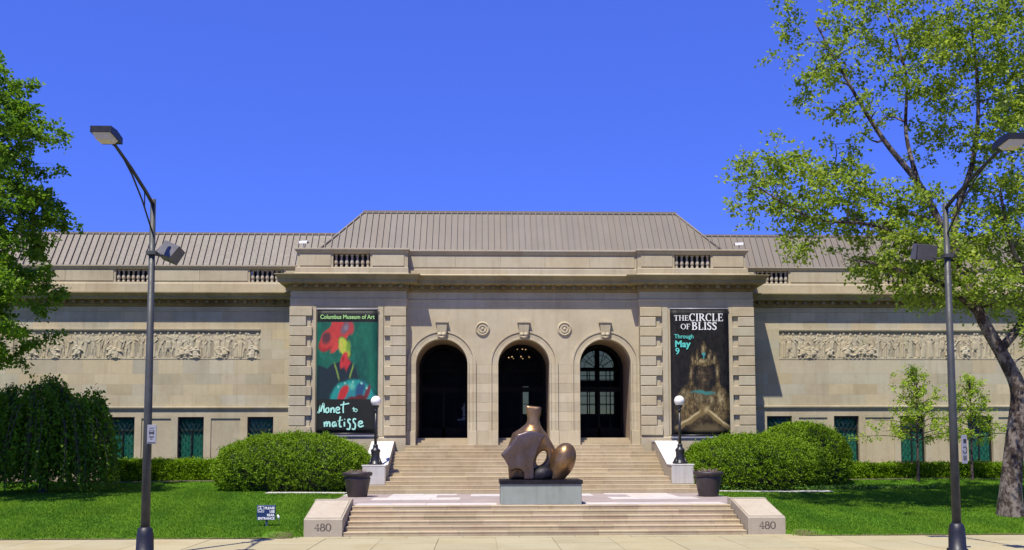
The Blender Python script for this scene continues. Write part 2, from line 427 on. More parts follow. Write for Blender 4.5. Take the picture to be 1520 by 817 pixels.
# sweep a moulding profile (outward, z) along plan polyline pts; each straight run is cut into stones
def moulding(name, pts, prof, mat, parent, piece=1.9, gap=.004, sides=True, spread=.06):
    pts = [Vector((x, y)) for x, y in pts]; n = len(pts); offs = []
    for i in range(n):
        dirs = []
        if i > 0: dirs.append((pts[i]-pts[i-1]).normalized())
        if i < n-1: dirs.append((pts[i+1]-pts[i]).normalized())
        nr = [Vector((d.y, -d.x)) for d in dirs]
        if len(nr) == 1: offs.append(nr[0])
        else: offs.append((nr[0]+nr[1])/(1+nr[0].dot(nr[1])))
    for i in range(n-1):
        a, b = pts[i], pts[i+1]; L = (b-a).length; d = (b-a)/L; nr = Vector((d.y, -d.x))
        k = max(1, round(L/piece))
        for j in range(k):
            t0, t1 = L*j/k+(gap/2 if j else 0), L*(j+1)/k-(gap/2 if j < k-1 else 0)
            p0, p1 = a+d*t0, a+d*t1
            o0 = offs[i] if j == 0 else nr; o1 = offs[i+1] if j == k-1 else nr
            q = MB(); m_ = len(prof)
            vs = [(*(p0+o0*u), z) for u, z in prof]+[(*(p1+o1*u), z) for u, z in prof]
            fs = [(t, (t+1) % m_, m_+(t+1) % m_, m_+t) for t in range(m_)]+[tuple(range(m_)), tuple(range(2*m_-1, m_-1, -1))]
            q.add(vs, fs); q.build(name, mat, parent, tone=tone(spread))

# ------------------------------------------------------------------ text helpers
def text_mesh(txt, size, bold=0.0, extrude=.003, align='LEFT', shear=0, sx=1.0):
    cu = bpy.data.curves.new('text', 'FONT'); cu.body = txt; cu.size = size; cu.offset = bold; cu.extrude = extrude
    cu.align_x = align; cu.shear = shear; cu.resolution_u = 3
    o = bpy.data.objects.new('text', cu); COL.objects.link(o)
    dg = bpy.context.evaluated_depsgraph_get(); me = bpy.data.meshes.new_from_object(o.evaluated_get(dg))
    bpy.data.objects.remove(o)
    for v in me.vertices: v.co = (v.co.x*sx, -v.co.z, v.co.y)       # stand it up, facing -y
    me.update(); return me
def text(name, txt, x, y, z, size, mat, parent, sx=1.0, width=None, **kw):
    me = text_mesh(txt, size, **kw)
    xs = [v.co.x for v in me.vertices]
    if width and xs:
        w = max(xs)-min(xs)
        for v in me.vertices: v.co.x *= width/w
    o = link(name, me, mat, parent); o.location = (x, y, z); o['kind'] = 'stuff'; return o
class Strokes:
    "flat brush or pen strokes with thickness, facing -y; each stroke a millimetre proud of the last"
    def __init__(s): s.mb = MB(); s.k = 0
    def stroke(s, pts, w, ends=None):
        pts = [Vector(p) for p in pts]; n = len(pts); L = []; Rr = []
        ws = w if isinstance(w, (list, tuple)) else [w]*n
        for i in range(n):
            d = (pts[min(i+1, n-1)]-pts[max(i-1, 0)]).normalized(); q = Vector((-d.y, d.x))
            L.append(pts[i]+q*ws[i]/2); Rr.append(pts[i]-q*ws[i]/2)
        y = -.002-.0008*(s.k % 12); s.k += 1
        vs = [(p.x, y, p.y) for p in L]+[(p.x, y, p.y) for p in Rr]
        s.mb.add(vs, [(i, i+1, n+i+1, n+i) for i in range(n-1)])
def spline(pts, k=5):
    P = [Vector(p) for p in pts]; out = []
    for i in range(len(P)-1):
        a, b, c, d = P[max(i-1, 0)], P[i], P[i+1], P[min(i+2, len(P)-1)]
        for t in range(k):
            u = t/k; out.append(.5*((2*b)+(c-a)*u+(2*a-5*b+4*c-d)*u*u+(3*b-a-3*c+d)*u**3))
    out.append(P[-1]); return out
def arc(cx_, cy_, rx, ry, a0, a1, n=14): return [(cx_+rx*math.cos(R(a0+(a1-a0)*i/n)), cy_+ry*math.sin(R(a0+(a1-a0)*i/n))) for i in range(n+1)]

T_, t_ = .17, .07
def V_(x, a=0, b=1, w=T_): return [([(x, a), (x, b)], w)]
def H_(x0, x1, y, w=t_): return [([(x0, y), (x1, y)], w)]
def SV(x): return V_(x)+H_(x-.17, x+.17, .03)+H_(x-.17, x+.17, .97)
def contrast(pts, c):  # thick on the sides, thin at top and bottom
    return (pts, [t_+(T_-t_)*min(1, abs(p[0]-c[0])/max(c[1], 1e-6))**1.5 for p in pts])
SERIF = {
 'T': (.85, SV(.42)[:2]+H_(.03, .82, .96)+V_(.06, .78, 1, .06)+V_(.79, .78, 1, .06)),
 'H': (1.0, SV(.2)+SV(.8)+H_(.2, .8, .5)),
 'E': (.82, SV(.2)+H_(.2, .7, .96)+H_(.2, .6, .5)+H_(.2, .75, .04)+V_(.68, .76, 1, .06)+V_(.73, 0, .26, .06)+V_(.58, .4, .6, .05)),
 'C': (.88, [contrast(arc(.47, .5, .38, .48, 48, 315, 20), (.47, .38))]+V_(.76, .7, 1, .07)),
 'I': (.42, SV(.21)),
 'R': (.95, SV(.2)+[contrast(arc(.3, .74, .36, .23, 90, -90, 12), (.3, .36))]+[([(.42, .5), (.85, .02)], T_*.95)]+H_(.75, .97, .03)),
 'L': (.78, SV(.2)+H_(.2, .72, .04)+V_(.7, 0, .3, .06)),
 'O': (.98, [contrast(arc(.49, .5, .4, .48, 90, 450, 28), (.49, .4))]),
 'F': (.76, SV(.2)+H_(.2, .7, .96)+H_(.2, .58, .5)+V_(.68, .74, 1, .06)),
 'B': (.88, SV(.2)+[contrast(arc(.3, .76, .34, .21, 90, -90, 12), (.3, .34)), contrast(arc(.3, .27, .42, .25, 90, -90, 12), (.3, .42))]),
 'S': (.70, [(spline([(.60, .80), (.45, .95), (.2, .90), (.13, .72), (.34, .54), (.55, .36), (.52, .12), (.28, .04), (.09, .20)], 4), None)]+V_(.61, .74, .98, .06)+V_(.09, .02, .27, .06)),
 '4': (.75, [([(.52, 0), (.52, .95)], .13), ([(.52, .95), (.06, .3)], .07), ([(.04, .3), (.74, .3)], .07)]+H_(.36, .68, .03)),
 '8': (.75, [contrast(arc(.37, .73, .22, .24, 90, 450, 20), (.37, .22)), contrast(arc(.37, .26, .29, .26, 90, 450, 20), (.37, .29))]),
 '0': (.8, [contrast(arc(.4, .48, .32, .48, 90, 450, 24), (.4, .32))]),
}
def serif(name, txt, x, y, z, h, mat, parent, w=1.0, sp=.06):
    s = Strokes(); cxp = 0
    for ch in txt:
        if ch == ' ': cxp += .4; continue
        adv, sts = SERIF[ch]
        for pts, wd in sts:
            if wd is None:
                nn = len(pts); wd = [t_+(T_-t_)*math.sin(math.pi*i/(nn-1)) for i in range(nn)]
            pp = [((cxp+p[0])*h*w, p[1]*h) for p in pts]
            s.stroke(pp, [q*h for q in wd] if isinstance(wd, list) else wd*h)
        cxp += adv+sp
    o = s.mb.build(name, mat, parent, 'stuff', recalc=False); o.location = (x, y, z); return o, cxp*h*w

# ================================================================== GROUND
def smooth01(t): t = np.clip(t, 0, 1); return t*t*(3-2*t)
def zground(x, y):
    z = .93*np.clip((y-33.0)/10.2, 0, 1)**.95+.02
    z = z+.33*smooth01((y-46.3)/4)
    return z+.02*np.sin(x*.7+y*.5)*np.clip((y-33.5)/3, 0, 1)
def sheet(name, x0, x1, y0, y1, nx, ny, mat, dz=0.0, dip=False):
    X, Y = np.meshgrid(np.linspace(x0, x1, nx), np.linspace(y0, y1, ny), indexing='ij')
    Z = zground(X, Y)+dz
    if dip: Z = np.where((np.abs(X) < 8.1) & (Y < 36.0) | (np.abs(X) < 7.75) & (Y < 52.0), Z-1.5, Z)
    v = np.stack([X, Y, Z], -1).reshape(-1, 3); i = np.arange(nx*ny).reshape(nx, ny)
    q = np.stack([i[:-1, :-1], i[1:, :-1], i[1:, 1:], i[:-1, 1:]], -1).reshape(-1, 4)
    o = link(name, np_mesh(name, v, 4, q), mat, kind='structure')
    o.data.polygons.foreach_set('use_smooth', [True]*len(o.data.polygons)); return o
g = MB(); g.add([(-2500, -2500, -.3), (2500, -2500, -.3), (2500, 2500, -.3), (-2500, 2500, -.3)], [(0, 1, 2, 3)]); g.build('ground', M['lawn'], kind='structure', recalc=False)
sheet('lawn', -46, 46, 32.7, 62, 185, 90, M['lawn'], dip=True)
g = MB(); g.box(-150, 150, 3.5, 26.9, -.29, -.14); g.build('road', M['asphalt'], kind='structure')
for yy in (14.9, 15.2):
    g = MB(); g.box(-150, 150, yy, yy+.12, -.139, -.134); g.build('road_marking', M['yellow'], bpy.data.objects['road'])
g = MB(); g.box(-150, 150, 26.9, 27.08, -.29, .0); g.build('kerb', M['walk'], kind='structure')
# near pavement on the photographer's side
g = MB(); g.box(-150, 150, -6, 3.49, -.29, -.0); g.build('pavement', M['sidewalk'], kind='structure')
sw = MB(); sw.box(-150, 150, 27.081, 32.75, -.29, -.03); swo = sw.build('sidewalk', M['sidewalk'], kind='structure')
x = -20.0
random.seed(3)
while x < 20:
    w = 1.83
    for (y0, y1) in ((27.09, 29.0), (29.0, 30.85), (30.85, 32.72)):
        q = MB(); q.block(0, 1, 0, 1, 0, 1, .0) if False else None
        q.box(x+.008, x+w-.008, y0+.006, y1-.006, -.03, random.uniform(-.003, .004))
        q.build('paving_slab', M['sidewalk'], swo, tone=tone(.05))
    x += w
# landing in front of the steps
for i in range(9):
    a = -8.3+i*1.845
    q = MB(); q.box(a+.008, a+1.845-.008, 32.73, 33.28, -.1, .004+random.uniform(-.002, .003)); q.build('paving_slab', M['sidewalk'], swo, tone=tone(.05))

# ------------------------------------------------------------------ front steps and terrace
fs_ = empty('front_steps', (0, 33.3, 0), 'low wide flight of six pale stone steps rising from the sidewalk', 'steps')
for i in range(6):
    y0 = 33.3+.42*i; z1 = .145*(i+1); x = -6.71+random.uniform(-1.0, 0)
    while x < 6.71:
        w = random.uniform(1.3, 2.0); a, b = max(-6.71, x), min(6.71, x+w)
        if 6.71-b < .5: b = 6.71
        if b-a > .3:
            q = MB(); hgt = z1+random.uniform(-.004, .004)
            q.prism_x([(y0+.014, -.05), (y0+.014, hgt-.05), (y0+.004, hgt-.045), (y0, hgt-.012), (y0+.012, hgt), (y0+.47, hgt), (y0+.47, -.05)], a+.003, b-.003)
            q.build('step_stone', M['step'], fs_, tone=(lambda t: (t, t*random.uniform(.96, 1.01), t*random.uniform(.93, 1.01)))(random.choice([1, 1.03, .97, .88, .82, 1.0])))
        x += w
        if b >= 6.71: break
ter = MB(); ter.box(-8.0, 8.0, 35.86, 44.3, -.2, .845); tero = ter.build('terrace', M['brick'], kind='structure')
def slab(x0, x1, y0, y1, mat='paving'):
    nx = max(1, round((x1-x0)/1.2))
    for i in range(nx):
        a = x0+(x1-x0)*i/nx; b = x0+(x1-x0)*(i+1)/nx
        q = MB(); q.box(a+.005, b-.005, y0+.004, y1-.004, .80, .872+random.uniform(-.002, .003)); q.build('paving_slab', M[mat], tero, tone=tone(.05))
slab(-6.7, -1.6, 35.9, 37.1); slab(1.6, 6.7, 35.9, 37.1)
slab(-6.5, -3.0, 39.3, 41.0); slab(3.0, 6.5, 39.3, 41.0); slab(-6.0, -4.0, 41.0, 42.9); slab(4.0, 6.0, 41.0, 42.9); slab(-2.6, 2.6, 42.0, 43.9); slab(-6.0, -3.2, 43.0, 44.1); slab(3.2, 6.0, 43.0, 44.1)
q = MB(); q.box(-7.98, 7.98, 35.87, 44.18, .8, .862); q.build('brick_paving', M['brick'], tero)

# cheek blocks with the house number
def cheek(s, label):
    t = empty('step_cheek_block', (s*7.35, 33.3, 0), label, 'cheek block', 'numbered cheek blocks at the front steps')
    a, b = (s*6.74, s*8.0) if s > 0 else (-8.0, -6.74)
    q = MB(); q.prism_x([(33.25, -.05), (33.25, .56), (33.30, .585), (35.5, 1.06), (35.5, -.05)], a, b); q.build('block', M['cheek'], t, tone=.93)
    q = MB(); q.prism_x([(33.36, .602), (33.36, .625), (35.45, 1.075), (35.45, 1.052)], a+.06, b-.06); q.build('sloped_slab', M['cheek'], t, tone=1.08)
    q = MB(); q.box(a-.02, b+.02, 35.5, 35.95, -.05, 1.10); q.build('top_block', M['cheek'], t, tone=1.0)
    serif('house_number', '480', s*7.37-.29 if s < 0 else 7.37-.26, 33.249, .20, .24, M['engraved'], t, w=1.0, sp=.02)
cheek(-1, 'stone cheek block numbered 480 on the side of the small blue lawn sign')
cheek(1, 'stone cheek block numbered 480 on the side of the leaning sycamore')

# upper flight
us = empty('entrance_stairs', (0, 44.2, .87), 'broad upper flight of worn stone stairs climbing to the three arches', 'steps')
rows = [(44.2, .87, 1.045, 8.05), (44.56, 1.045, 1.22, 7.95), (44.92, 1.22, 1.395, 6.42), (45.28, 1.395, 1.57, 6.42)]
z = 1.57
for i in range(7): rows.append((46.6+.35*i, z, z+.16, 6.42)); z += .16
rows += [(49.25, z, z+.16, 5.9), (49.6, z+.16, z+.32, 5.9)]
for i, (y0, z0, z1, hw) in enumerate(rows):
    yend = rows[i+1][0]+.05 if i+1 < len(rows) else 50.9
    x = -hw+random.uniform(-1.2, 0)
    while x < hw:
        w = random.uniform(1.2, 2.3); a, b = max(-hw, x), min(hw, x+w)
        if hw-b < .5: b = hw
        if b-a > .25:
            q = MB(); hh = z1+random.uniform(-.004, .003)
            q.prism_x([(y0+.006, z0-.25), (y0+.006, hh-.045), (y0, hh-.035), (y0, hh-.012), (y0+.012, hh), (yend, hh), (yend, z0-.25)], a+.003, b-.003)
            k = random.choice([1, 1.04, .96, .9, 1.08, 1.0])
            q.build('step_stone', M['upper_step'], us, tone=(k, k*random.uniform(.97, 1.0), k*random.uniform(.94, 1.0)))
        x += w
        if b >= hw: break
ZTOP = z+.32
def stair_cheek(s, label):
    t = empty('stair_cheek_wall', (s*6.95, 45, 1.2), label, 'stair wall', 'sloped cheek walls of the upper stairs')
    a, b = (6.43, 7.6) if s > 0 else (-7.6, -6.43)
    a2, b2 = (a+.0, b-.12) if s > 0 else (a+.12, b)
    q = MB(); q.prism_x([(44.95, .8), (44.95, 2.07), (45.85, 2.07), (49.0, 3.14), (50.15, 3.14), (50.15, .8)], a2, b2); q.build('wall', M['cheek'], t, tone=.98)
    q = MB(); q.prism_x([(44.92, 2.072), (44.92, 2.13), (45.86, 2.13), (49.0, 3.20), (49.9, 3.20), (49.9, 3.142), (49.0, 3.142), (45.85, 2.072)], a2-.02, b2+.02); q.build('coping', M['pale_cheek'], t, tone=1.1)
    q = MB(); q.block(a2+.03, b2-.03, 44.93, 44.96, 1.24, 2.05, .012); q.build('end_stone', M['pale_cheek'], t, tone=.82)
stair_cheek(-1, 'sloped pale stone cheek wall on the left of the upper stairs, beside the red and green banner')
stair_cheek(1, 'sloped pale stone cheek wall on the right of the upper stairs, beside the gold figure banner')

# side walks off the terrace, planting beds
for s in (-1, 1):
    x0, x1 = (8.0, 30) if s > 0 else (-30, -8.0)
    sheet('walkway', *((8.0, 13.2) if s > 0 else (-11.4, -8.0)), 43.05, 44.1, 40, 5, M['walk'], dz=.022)
    sheet('planting_bed', x0 if s < 0 else 7.9, x1 if s > 0 else -7.9, 49.4, 52.2, 50, 8, M['mulch'], dz=.012)
for s in (-1, 1):
    a, b = (7.6, 8.6) if s > 0 else (-8.6, -7.6)
    q = MB(); q.box(a, b, 42.6, 44.2, .2, .90); q.build('walkway', M['walk'], kind='structure')

# ================================================================== MUSEUM BUILDING
B = empty('museum_building', (0, 50.2, 1.2), 'long limestone museum building with three arched entrances and a hipped metal roof', 'museum')
YP, YR, YW = 50.2, 50.6, 52.2
XP, XI = 11.75, 5.93
st = M['stone']
# --- pavilion bodies
for s in (-1, 1):
    a, b = (XI, XP) if s > 0 else (-XP, -XI)
    q = MB(); q.box(a, b, YP, 56, .9, 11.55); q.build('pavilion_wall', st, B, tone=1.0)
    q = MB(); q.prism_x([(YP-.1, .9), (YP-.1, 3.36), (YP-.03, 3.43), (YP+.05, 3.43), (YP+.05, .9)], a-.0, b+(.1 if s > 0 else 0)) if s > 0 else q.prism_x([(YP-.1, .9), (YP-.1, 3.36), (YP-.03, 3.43), (YP+.05, 3.43), (YP+.05, .9)], a-.1, b)
    q.build('base_course', st, B, tone=1.02)
# quoins
zq0, zq1, nq = 3.47, 10.0, 13
hq = (zq1-zq0)/nq
for xc0, xc1, outer in ((-XP, -10.68, -1), (-7.06, -XI, 1), (XI, 7.06, -1), (10.68, XP, 1)):
    for i in range(nq):
        long = (i % 2 == 0)
        w = 1.1 if long else .80
        if outer < 0: a, b = xc0-(.03 if xc0 < -8 else 0), xc0+w
        else: a, b = xc1-w, xc1+(.03 if xc1 > 8 else 0)
        q = MB(); q.block(a, b, YP-.16, YP+.1, zq0+i*hq+.02, zq0+(i+1)*hq-.02, .018); q.build('quoin_block', st, B, tone=tone(.06))
    if outer < 0: a, b = xc0+.03, xc0+1.02
    else: a, b = xc1-1.02, xc1-.03
    q = MB(); q.box(a, b, YP-.045, YP+.05, zq0, zq1); q.build('quoin_backing', st, B, tone=.97)
# banner panel frames (raised strips beside the banners)
for s in (-1, 1):
    for a, b in ((7.08, 7.36), (10.46, 10.66)):
        x0, x1 = (a, b) if s > 0 else (-b, -a)
        q = MB(); q.box(x0, x1, YP-.055, YP+.05, 3.44, 10.0); q.build('panel_strip', st, B, tone=tone(.04))

# --- recess wall with three arches
AX = (-4.15, 0.03, 4.2); AR = 1.31; ZS = 7.1
ZB = ZTOP
edges = [-XI]
for a in AX: edges += [a-AR, a+AR]
edges.append(XI)
ncourse = 8; zc0 = ZB-.05; tones = [1.0, .97, 1.05, .95, 1.09, .96, 1.12, .93, 1.06]
zcs = [zc0, 3.72]+[3.72+(ZS-3.72)*i/7 for i in range(1, 8)]
for pi in range(4):
    x0, x1 = edges[2*pi], edges[2*pi+1]
    for i in range(len(zcs)-1):
        q = MB(); pr = .06 if i == 0 else 0
        q.box(x0, x1, YR-pr, YR+.5, zcs[i]+(.004 if i else 0), zcs[i+1]-.004)
        q.build('pier_block', st, B, tone=(tones[(i+pi) % 9]*tone(.02)))
# spandrel wall above the springing
q = MB(); xs = []
for i in range(7):
    if i % 2 == 0: xs += list(np.linspace(edges[i], edges[i+1], 3)[:-1])
    else:
        c = (edges[i]+edges[i+1])/2; xs += [c-AR*math.cos(math.pi*k/32) for k in range(32)]
xs.append(XI)
vs = []; fs = []
def zarch(x):
    for a in AX:
        if abs(x-a) < AR-1e-6: return ZS+math.sqrt(AR*AR-(x-a)**2)
    return ZS
for x in xs: vs += [(x, YR, zarch(x)), (x, YR, 10.1), (x, YR+.5, 10.1), (x, YR+.5, zarch(x))]
for i in range(len(xs)-1):
    for k in range(4): fs.append((4*i+k, 4*i+(k+1) % 4, 4*i+4+(k+1) % 4, 4*i+4+k))
q.add(vs, fs); q.build('spandrel_wall', st, B, tone=1.02)
q = MB(); q.box(-XI, XI, YR+.002, 52, 10.1, 11.55); q.build('upper_wall', st, B)
# faint course joints over the spandrel are thin recessed strips: two long string stones
# barrel vaults and jambs behind each arch
YV = 53.4
for a in AX:
    pth = [(a-AR, ZB-.3)]+[(a-AR*math.cos(math.pi*k/24), ZS+AR*math.sin(math.pi*k/24)) for k in range(25)]+[(a+AR, ZB-.3)]
    vs = [(x, YR+.5, z) for x, z in pth]+[(x, YV, z) for x, z in pth]; n = len(pth)
    q = MB(); q.add(vs, [(i, i+1, n+i+1, n+i) for i in range(n-1)], False); q.build('arch_vault', M['reveal'], B, recalc=False, tone=1)
    # archivolt and jamb frame
    prof = [(0, .0), (0, -.075), (.075, -.075), (.085, -.035), (.11, -.035), (.27, -.05), (.285, -.02), (.325, -.02), (.335, -.085), (.43, -.085), (.44, -.0)]
    def frame(path, name, tn):
        vs = []; m_ = len(prof)
        for (px, pz, nx, nz) in path:
            for r, d in prof: vs.append((px+nx*r, YR+d, pz+nz*r))
        fs = []
        for i in range(len(path)-1):
            for k in range(m_-1): fs.append((i*m_+k, i*m_+k+1, (i+1)*m_+k+1, (i+1)*m_+k))
        fs += [tuple(range(m_)), tuple(range((len(path)-1)*m_, len(path)*m_))]
        q = MB(); q.add(vs, fs); q.build(name, st, B, tone=tn)
    for k in range(9):
        f0, f1 = math.pi*k/9, math.pi*(k+1)/9
        path = [(a-AR*math.cos(f), ZS+AR*math.sin(f), -math.cos(f), math.sin(f)) for f in np.linspace(f0+.0012, f1-.0012, 5)]
        frame(path, 'voussoir', 1.04*tone(.04))
    for s in (-1, 1):
        for i in range(1, len(zcs)-1):
            frame([(a+s*AR, zcs[i]+.003, s, 0), (a+s*AR, zcs[i+1]-.003, s, 0)], 'jamb_stone', tones[(i+AX.index(a)+(s > 0)) % 9]*tone(.02))
        x0, x1 = sorted((a+s*AR, a+s*(AR+.47)))
        q = MB(); q.block(x0, x1, YR-.11, YR+.02, ZB-.02, 3.72, .012); q.build('jamb_plinth', st, B, tone=1.05)
    # keystone: tapered scroll bracket with cap
    q = MB(); q.prism_y([(a-.20, 8.36), (a+.20, 8.36), (a+.27, 9.22), (a-.27, 9.22)], YR-.22, YR+.02); k_ = q.build('keystone', st, B, tone=.86)
    q = MB(); q.box(a-.33, a+.33, YR-.27, YR+.02, 9.223, 9.32); q.build('keystone_cap', st, k_, tone=1.1)
    q = MB()
    for s in (-1, 1): q.tube([(a+s*.1, YR-.2, 8.62), (a+s*.1, YR-.30, 8.62)], [.12, .09], 12)
    q.tube([(a-.2, YR-.24, 8.52), (a, YR-.28, 8.46), (a+.2, YR-.24, 8.52)], [.03, .055, .03], 8)
    q.build('keystone_scroll', st, k_, tone=1.08)
    # threshold steps inside the arch
    for i in range(3):
        q = MB(); q.box(a-AR+.002, a+AR-.002, YR+.12+.34*i, YV+.3, ZB-.2, ZB+.12*(i+1)); q.build('threshold_step', M['upper_step'], B, tone=1.05)
    # dark inner doorway surround, set in from the vault
    pin = [(a-AR+.02, ZB), (a-AR+.02, ZS)]+[(a-(AR-.02)*math.cos(math.pi*k/24), ZS+(AR-.02)*math.sin(math.pi*k/24)) for k in range(1, 24)]+[(a+AR-.02, ZS), (a+AR-.02, ZB)]
    rin = AR-.16
    pi2 = [(a-rin, ZB), (a-rin, ZS-.05)]+[(a-rin*math.cos(math.pi*k/24), ZS-.05+rin*math.sin(math.pi*k/24)) for k in range(1, 24)]+[(a+rin, ZS-.05), (a+rin, ZB)]
    n = len(pin); q = MB(); vs = [(x, YV, z) for x, z in pin]+[(x, YV, z) for x, z in pi2]+[(x, YV+.2, z) for x, z in pi2]
    q.add(vs, [(i, i+1, n+i+1, n+i) for i in range(n-1)]+[(n+i, n+i+1, 2*n+i+1, 2*n+i) for i in range(n-1)]); q.build('door_surround', M['door_frame'], B, recalc=False)
YD = YV+.08
for a in AX:
    f = MB(); rr_ = AR-.16; z0_ = ZB+.36; zt_ = 5.85
    f.box(a-.07, a+.07, YD, YD+.06, z0_, zt_); f.box(a-rr_, a+rr_, YD-.02, YD+.08, zt_, zt_+.26)
    for q_ in (-.62, .62): f.box(a+q_-.03, a+q_+.03, YD+.01, YD+.05, z0_, ZS-.05)
    f.box(a-rr_, a+rr_, YD, YD+.06, z0_, z0_+.55); f.box(a-rr_, a+rr_, YD, YD+.06, ZS-.14, ZS-.05); f.box(a-.03, a+.03, YD+.01, YD+.05, zt_+.26, ZS-.14)
    for zz in (4.55, 5.2, 6.5): f.box(a-rr_, a+rr_, YD+.015, YD+.045, zz-.018, zz+.018)
    for an in (36, 72, 108, 144): f.tube([(a+.25*math.cos(R(an)), YD+.03, ZS-.05+.25*math.sin(R(an))), (a+rr_*math.cos(R(an)), YD+.03, ZS-.05+rr_*math.sin(R(an)))], .022, 4)
    f.tube([(a+.3*math.cos(R(k*15)), YD+.03, ZS-.05+.3*math.sin(R(k*15))) for k in range(13)], .022, 4); f.tube([(a+.8*math.cos(R(k*10)), YD+.03, ZS-.05+.8*math.sin(R(k*10))) for k in range(19)], .018, 4)
    do = f.build('glazed_door', M['door_frame'], B)
    g_ = MB(); g_.add([(a-rr_, YD+.031, z0_), (a+rr_, YD+.031, z0_)]+[(a+rr_*math.cos(R(k*10)), YD+.031, ZS-.05+rr_*math.sin(R(k*10))) for k in range(19)], [tuple(range(21))]); g_.build('pane', M['door_glass'], do, recalc=False)
# medallions
prof = [(.37, 0), (.37, -.05), (.31, -.09), (.27, -.035), (.22, -.035), (.20, -.075), (.15, -.075), (.12, -.03), (.085, -.03), (.075, -.08), (.04, -.105), (.005, -.11)]
for xm in (-2.08, 2.12):
    q = MB(); vs = []; fs = []; n = 28
    for r, d in prof:
        for k in range(n): t = 2*math.pi*k/n; vs.append((xm+r*math.cos(t), YR+d, 8.93+r*math.sin(t)))
    for i in range(len(prof)-1):
        for k in range(n): fs.append((i*n+k, i*n+(k+1) % n, (i+1)*n+(k+1) % n, (i+1)*n+k))
    fs.append(tuple(range((len(prof)-1)*n, len(prof)*n)))
    q.add(vs, fs); q.build('medallion', st, B, tone=1.06)

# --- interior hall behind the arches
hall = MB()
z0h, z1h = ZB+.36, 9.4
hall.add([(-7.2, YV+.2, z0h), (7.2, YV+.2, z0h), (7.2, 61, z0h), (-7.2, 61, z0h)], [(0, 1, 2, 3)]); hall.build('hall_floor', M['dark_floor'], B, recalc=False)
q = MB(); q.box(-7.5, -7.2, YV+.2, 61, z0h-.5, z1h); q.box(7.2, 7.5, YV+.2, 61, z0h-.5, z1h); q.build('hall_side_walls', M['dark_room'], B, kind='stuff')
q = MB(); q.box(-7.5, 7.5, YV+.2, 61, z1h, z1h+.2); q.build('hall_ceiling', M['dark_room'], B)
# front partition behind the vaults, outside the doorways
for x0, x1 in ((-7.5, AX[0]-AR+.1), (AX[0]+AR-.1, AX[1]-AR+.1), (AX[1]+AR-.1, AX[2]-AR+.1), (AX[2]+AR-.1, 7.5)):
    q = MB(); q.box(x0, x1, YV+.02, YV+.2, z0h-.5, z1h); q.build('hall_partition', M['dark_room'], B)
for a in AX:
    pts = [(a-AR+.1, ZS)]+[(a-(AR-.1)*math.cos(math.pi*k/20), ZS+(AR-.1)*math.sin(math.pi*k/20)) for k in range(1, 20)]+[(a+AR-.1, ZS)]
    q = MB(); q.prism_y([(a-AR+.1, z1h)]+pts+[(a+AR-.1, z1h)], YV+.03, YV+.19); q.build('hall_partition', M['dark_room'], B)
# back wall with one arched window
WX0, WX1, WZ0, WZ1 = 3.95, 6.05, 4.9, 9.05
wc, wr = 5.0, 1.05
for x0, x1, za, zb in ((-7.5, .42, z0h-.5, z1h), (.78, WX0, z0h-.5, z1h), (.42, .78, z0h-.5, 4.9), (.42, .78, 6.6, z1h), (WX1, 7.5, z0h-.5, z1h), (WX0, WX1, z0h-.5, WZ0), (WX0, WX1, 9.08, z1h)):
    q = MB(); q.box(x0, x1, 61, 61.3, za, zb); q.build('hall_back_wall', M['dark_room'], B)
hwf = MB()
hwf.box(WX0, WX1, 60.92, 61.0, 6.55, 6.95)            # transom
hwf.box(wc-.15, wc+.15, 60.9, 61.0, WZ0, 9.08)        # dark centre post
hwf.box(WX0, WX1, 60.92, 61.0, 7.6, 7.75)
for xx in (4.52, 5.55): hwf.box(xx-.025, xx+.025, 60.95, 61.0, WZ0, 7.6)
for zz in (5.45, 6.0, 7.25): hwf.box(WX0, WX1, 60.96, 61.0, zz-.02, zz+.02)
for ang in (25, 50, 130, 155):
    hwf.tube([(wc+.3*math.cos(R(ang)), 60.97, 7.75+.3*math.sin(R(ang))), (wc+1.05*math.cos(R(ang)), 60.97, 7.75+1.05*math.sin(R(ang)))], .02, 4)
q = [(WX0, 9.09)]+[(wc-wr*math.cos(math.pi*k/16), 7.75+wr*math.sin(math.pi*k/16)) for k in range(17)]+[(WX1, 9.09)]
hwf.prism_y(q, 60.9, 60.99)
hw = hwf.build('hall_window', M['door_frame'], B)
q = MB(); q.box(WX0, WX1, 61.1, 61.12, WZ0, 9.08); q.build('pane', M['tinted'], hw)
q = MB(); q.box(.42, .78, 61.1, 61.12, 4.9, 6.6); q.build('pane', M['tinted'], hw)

# --- entablature of the centre block
path = [(-XP, YW+.2), (-XP, YP), (-XI, YP), (-XI, YR), (XI, YR), (XI, YP), (XP, YP), (XP, YW+.2)]
moulding('architrave_block', path, [(-.1, 10.02), (.03, 10.02), (.03, 10.34), (.055, 10.36), (.055, 10.42), (.0, 10.44), (-.1, 10.44)], st, B)
moulding('frieze_block', path, [(-.1, 10.444), (.012, 10.444), (.012, 10.80), (-.1, 10.80)], M['wing_stone'], B, piece=1.7)
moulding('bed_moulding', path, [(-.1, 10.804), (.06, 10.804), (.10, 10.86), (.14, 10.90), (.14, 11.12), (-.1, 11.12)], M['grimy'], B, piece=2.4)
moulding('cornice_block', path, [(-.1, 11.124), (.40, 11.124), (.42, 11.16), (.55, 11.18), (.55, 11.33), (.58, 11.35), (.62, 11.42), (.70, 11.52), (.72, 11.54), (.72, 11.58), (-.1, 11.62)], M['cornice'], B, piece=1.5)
def modillions(name, x0, x1, y, z, step, dx=.2, par=B):
    q = MB(); q.block(-dx/2, dx/2, -.24, .0, 0, .16, .02); me = q.mesh(name); n = max(1, int((x1-x0)/step))
    for i in range(n):
        o = link(name, me, M['grimy'], par, tone=tone(.2)); o.location = (x0+(x1-x0)*(i+.5)/n, y, z)
